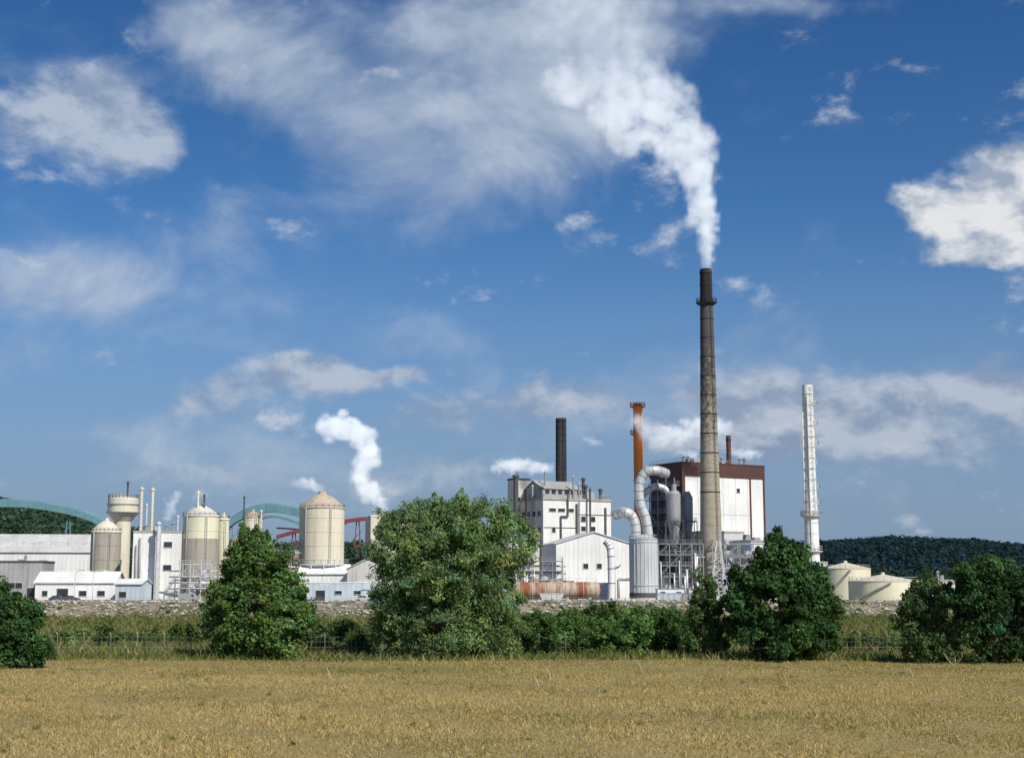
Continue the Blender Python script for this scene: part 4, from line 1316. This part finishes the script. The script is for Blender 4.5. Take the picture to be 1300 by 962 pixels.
def steam(name, D, path, mat, voxel=0.8, seed=1, nper=5, spread=(0.3, 0.8)):
    rg = np.random.default_rng(seed)
    p0 = P(path[0][0], path[0][1], D)
    pts = []; rad = []
    for a, b_ in zip(path[:-1], path[1:]):
        n = max(2, int(math.hypot(a[0] - b_[0], a[1] - b_[1]) / (0.30 * (a[2] + b_[2]) / 2)))
        for i in range(n):
            t = i / n
            px = a[0] + (b_[0] - a[0]) * t; py = a[1] + (b_[1] - a[1]) * t; rp = (a[2] + (b_[2] - a[2]) * t) * M(D)
            c = np.array(P(px, py, D)) - np.array(p0)
            for k in range(nper):
                d = rg.normal(size=3); d /= np.linalg.norm(d)
                f = rg.uniform(*spread)
                pts.append(c + d * rp * f); rad.append(rp * rg.uniform(0.18, 0.44))
            pts.append(c); rad.append(rp * 0.6)
    me = bpy.data.meshes.new(name)
    me.from_pydata([tuple(p) for p in pts], [], [])
    at = me.attributes.new('rad', 'FLOAT', 'POINT'); at.data.foreach_set('value', np.array(rad, np.float32))
    me.materials.append(mat)
    o = bpy.data.objects.new(name, me); o.location = p0; link(o)
    ng = bpy.data.node_groups.new(name + '_puffs', 'GeometryNodeTree')
    ng.interface.new_socket('Geometry', in_out='INPUT', socket_type='NodeSocketGeometry')
    ng.interface.new_socket('Geometry', in_out='OUTPUT', socket_type='NodeSocketGeometry')
    gi = ng.nodes.new('NodeGroupInput'); go = ng.nodes.new('NodeGroupOutput')
    na = ng.nodes.new('GeometryNodeInputNamedAttribute'); na.data_type = 'FLOAT'; na.inputs['Name'].default_value = 'rad'
    mp = ng.nodes.new('GeometryNodeMeshToPoints')
    ng.links.new(gi.outputs[0], mp.inputs['Mesh']); ng.links.new(na.outputs['Attribute'], mp.inputs['Radius'])
    pv = ng.nodes.new('GeometryNodePointsToVolume')
    try: pv.resolution_mode = 'VOXEL_SIZE'
    except Exception: pass
    ng.links.new(mp.outputs[0], pv.inputs['Points']); ng.links.new(na.outputs['Attribute'], pv.inputs['Radius'])
    for k, v in (('Density', 1.0), ('Voxel Size', voxel)):
        if k in pv.inputs: pv.inputs[k].default_value = v
    sm = ng.nodes.new('GeometryNodeSetMaterial'); sm.inputs['Material'].default_value = mat
    ng.links.new(pv.outputs[0], sm.inputs['Geometry']); ng.links.new(sm.outputs[0], go.inputs[0])
    md = o.modifiers.new('puffs', 'NODES'); md.node_group = ng
    return o


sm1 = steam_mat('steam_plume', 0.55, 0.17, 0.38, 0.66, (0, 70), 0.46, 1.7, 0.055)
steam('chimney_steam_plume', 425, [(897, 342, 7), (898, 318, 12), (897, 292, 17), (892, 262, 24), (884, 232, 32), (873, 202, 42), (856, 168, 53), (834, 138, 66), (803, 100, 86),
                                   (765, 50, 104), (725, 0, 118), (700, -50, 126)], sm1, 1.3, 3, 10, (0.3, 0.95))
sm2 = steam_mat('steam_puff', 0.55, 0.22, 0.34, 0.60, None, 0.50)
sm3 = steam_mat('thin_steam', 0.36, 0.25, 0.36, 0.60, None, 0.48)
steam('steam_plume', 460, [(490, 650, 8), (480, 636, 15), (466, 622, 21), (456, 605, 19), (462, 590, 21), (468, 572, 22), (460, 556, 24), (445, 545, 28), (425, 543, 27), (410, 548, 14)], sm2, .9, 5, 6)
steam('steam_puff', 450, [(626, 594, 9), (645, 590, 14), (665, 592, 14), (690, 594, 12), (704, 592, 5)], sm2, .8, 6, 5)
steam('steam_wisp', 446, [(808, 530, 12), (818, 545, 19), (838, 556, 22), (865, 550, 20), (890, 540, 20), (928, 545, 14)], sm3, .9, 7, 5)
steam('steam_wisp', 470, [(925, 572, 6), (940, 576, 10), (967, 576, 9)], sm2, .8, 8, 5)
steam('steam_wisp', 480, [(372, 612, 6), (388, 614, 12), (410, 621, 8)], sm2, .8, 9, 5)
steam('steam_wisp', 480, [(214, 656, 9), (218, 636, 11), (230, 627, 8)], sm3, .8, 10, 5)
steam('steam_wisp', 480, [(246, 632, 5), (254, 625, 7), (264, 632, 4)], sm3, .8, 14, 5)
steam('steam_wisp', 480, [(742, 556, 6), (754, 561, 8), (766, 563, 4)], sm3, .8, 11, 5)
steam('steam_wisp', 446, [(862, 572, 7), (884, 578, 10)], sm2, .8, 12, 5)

# ------------------------------------------------------------------ sky
SE, SA = 42.0, 38.0
w = bpy.data.worlds.new('World'); scene.world = w; w.use_nodes = True
try:
    w.cycles.sampling_method = 'MANUAL'; w.cycles.sample_map_resolution = 256
except Exception as ex:
    print(ex)
nt = w.node_tree; nt.nodes.clear()
sky = N(nt, 'ShaderNodeTexSky'); sky.sky_type = 'NISHITA'; sky.sun_disc = False
sky.sun_elevation = math.radians(SE); sky.sun_rotation = math.radians(180 - SA)
sky.air_density = 1.0; sky.dust_density = 0.6; sky.ozone_density = 2.0
tc = N(nt, 'ShaderNodeTexCoord').outputs['Generated']
sx = N(nt, 'ShaderNodeSeparateXYZ'); nt.links.new(tc, sx.inputs[0])
yy = math_n(nt, 'MAXIMUM', sx.outputs[1], 0.05)
cu = math_n(nt, 'DIVIDE', sx.outputs[0], yy); cv = math_n(nt, 'DIVIDE', sx.outputs[2], yy)
cmb = N(nt, 'ShaderNodeCombineXYZ'); nt.links.new(cu, cmb.inputs[0]); nt.links.new(cv, cmb.inputs[1])
pvec = cmb.outputs[0]
wn = noise(nt, tc, 9.0, 4, 0.6)
warp = vmath(nt, 'MULTIPLY', vmath(nt, 'SUBTRACT', wn.outputs['Color'], (0.5, 0.5, 0.5)), (0.09, 0.06, 0.0))
pw_ = vmath(nt, 'ADD', pvec, warp)


def cloud_layer(blobs):
    tot = None
    for (px, py, rx, ry, s) in blobs:
        q = P(px, py, 1.0)
        d = vmath(nt, 'MULTIPLY_ADD', pw_, (F / rx, F / ry, 0), (-q.x * F / rx, -(q.z - CAM_H) * F / ry, 0))
        l = vmath(nt, 'LENGTH', d, (0, 0, 0))
        f = maprange(nt, l, 0.0, 1.35, s, 0.0, True)
        tot = f if tot is None else math_n(nt, 'ADD', tot, f)
    return tot


soft = cloud_layer([(225, 15, 90, 60, .9), (310, 70, 130, 85, 1.0), (400, 140, 170, 100, .9), (530, 190, 170, 120, .8), (640, 60, 150, 110, 1.0), (700, 150, 140, 100, 1.0), (780, 70, 120, 130, 1.2),
                    (500, 40, 130, 60, .5), (60, 370, 160, 80, .85), (230, 330, 240, 100, .65), (420, 270, 220, 90, .5), (20, 470, 130, 45, .8),
                    (980, 5, 150, 22, .7), (330, 420, 320, 70, .45), (960, 510, 440, 80, .7), (300, 570, 400, 70, .55)])
puffy = cloud_layer([(135, 150, 105, 85, 1.15), (95, 105, 80, 55, .7), (190, 180, 65, 55, .6), (10, 150, 60, 60, .8),
                     (400, 482, 135, 28, 1.05), (270, 512, 90, 30, 1.0), (480, 480, 85, 24, .8), (740, 515, 110, 36, .85), (950, 492, 100, 42, 1.15), (1060, 515, 140, 42, 1.1),
                     (1180, 490, 120, 36, 1.15), (1290, 495, 95, 46, 1.15), (1120, 550, 260, 42, .95), (590, 535, 140, 36, .75), (900, 560, 170, 32, .7), (270, 605, 150, 26, .7), (560, 600, 180, 28, .6)])
crisp = cloud_layer([(1262, 235, 80, 58, 1.1), (1320, 215, 70, 75, 1.1), (1195, 262, 50, 30, .9), (1240, 325, 62, 20, .95), (1305, 300, 60, 40, .7), (1225, 290, 85, 24, .5)])

fb1 = noise(nt, scaled(nt, tc, (1, 1, 1.5)), 7.0, 7, 0.60, 0.3).outputs[0]
fb2 = noise(nt, scaled(nt, tc, (1, 1, 1.6)), 16.0, 8, 0.60, 0.15).outputs[0]
offv = vmath(nt, 'ADD', tc, (0.010, 0.0, 0.015))
fb2o = noise(nt, scaled(nt, offv, (1, 1, 1.6)), 16.0, 4, 0.60, 0.15).outputs[0]
fb1o = noise(nt, scaled(nt, offv, (1, 1, 1.5)), 7.0, 4, 0.60, 0.3).outputs[0]


def alpha(mask, fb, amp, lo, hi, mx):
    d = math_n(nt, 'MULTIPLY', math_n(nt, 'SUBTRACT', fb, 0.5), amp)
    d = math_n(nt, 'ADD', d, mask)
    return maprange(nt, d, lo, hi, 0, mx, True)


a_soft = alpha(soft, fb1, 2.6, 0.10, 1.45, 0.85)
a_puff = alpha(puffy, fb2, 2.3, 0.18, 1.05, 0.85)
a_crisp = alpha(crisp, fb2, 2.4, 0.22, 0.95, 0.95)
rel = maprange(nt, math_n(nt, 'SUBTRACT', fb2, fb2o), -0.08, 0.10, 0, 1)
rel1 = maprange(nt, math_n(nt, 'SUBTRACT', fb1, fb1o), -0.12, 0.12, 0, 1)
el = sx.outputs[2]

tf = maprange(nt, el, 0.08, 0.42, 0, 1)
tcol = mixc(nt, tf, (0.42, 0.68, 0.94), (0.19, 0.47, 0.78))
tint = mixc(nt, 1.0, sky.outputs[0], tcol, 'MULTIPLY')
bg1 = N(nt, 'ShaderNodeBackground'); nt.links.new(tint, bg1.inputs[0]); bg1.inputs[1].default_value = 0.10
csoft = mixc(nt, rel1, (0.32, 0.41, 0.55), (0.54, 0.61, 0.71))
lowt = maprange(nt, el, 0.05, 0.22, 0, 1)
cp_lo = mixc(nt, rel, (0.24, 0.31, 0.44), (0.48, 0.53, 0.61))
cp_hi = mixc(nt, rel, (0.28, 0.36, 0.50), (0.50, 0.57, 0.67))
cpuff = mixc(nt, lowt, cp_lo, cp_hi)
ccrisp = mixc(nt, rel, (0.34, 0.41, 0.52), (0.80, 0.81, 0.82))


def over(base, col, a):
    b = N(nt, 'ShaderNodeBackground'); nt.links.new(col, b.inputs[0]); b.inputs[1].default_value = 1.0
    mx = N(nt, 'ShaderNodeMixShader'); nt.links.new(a, mx.inputs[0]); nt.links.new(base, mx.inputs[1]); nt.links.new(b.outputs[0], mx.inputs[2])
    return mx.outputs[0]


hz = N(nt, 'ShaderNodeRGB'); hz.outputs[0].default_value = (0.225, 0.30, 0.445, 1)
s = over(bg1.outputs[0], hz.outputs[0], maprange(nt, el, 0.0, 0.27, 0.85, 0.0, True))
s = over(s, csoft, a_soft)
s = over(s, cpuff, a_puff)
s = over(s, ccrisp, a_crisp)
o = N(nt, 'ShaderNodeOutputWorld'); nt.links.new(s, o.inputs[0])

sl = bpy.data.lights.new('sun', 'SUN'); sl.energy = 4.8; sl.angle = math.radians(0.53); sl.color = (1.0, 0.94, 0.83)
so = bpy.data.objects.new('sun', sl); link(so)
sv = Vector((math.sin(math.radians(SA)) * math.cos(math.radians(SE)), -math.cos(math.radians(SA)) * math.cos(math.radians(SE)), math.sin(math.radians(SE))))
so.rotation_euler = sv.to_track_quat('Z', 'Y').to_euler(); so.location = (100, -100, 200)

# ------------------------------------------------------------------ camera
cam = bpy.data.cameras.new('camera'); cam.sensor_width = 36; cam.lens = 36 * F / 1300; cam.clip_end = 20000; cam.clip_start = 0.5
co = bpy.data.objects.new('camera', cam); co.location = (0, 0, CAM_H); co.rotation_euler = (math.radians(90) + PITCH, 0, 0)
link(co); scene.camera = co
scene.view_settings.view_transform = 'Standard'; scene.view_settings.look = 'None'; scene.view_settings.exposure = 0
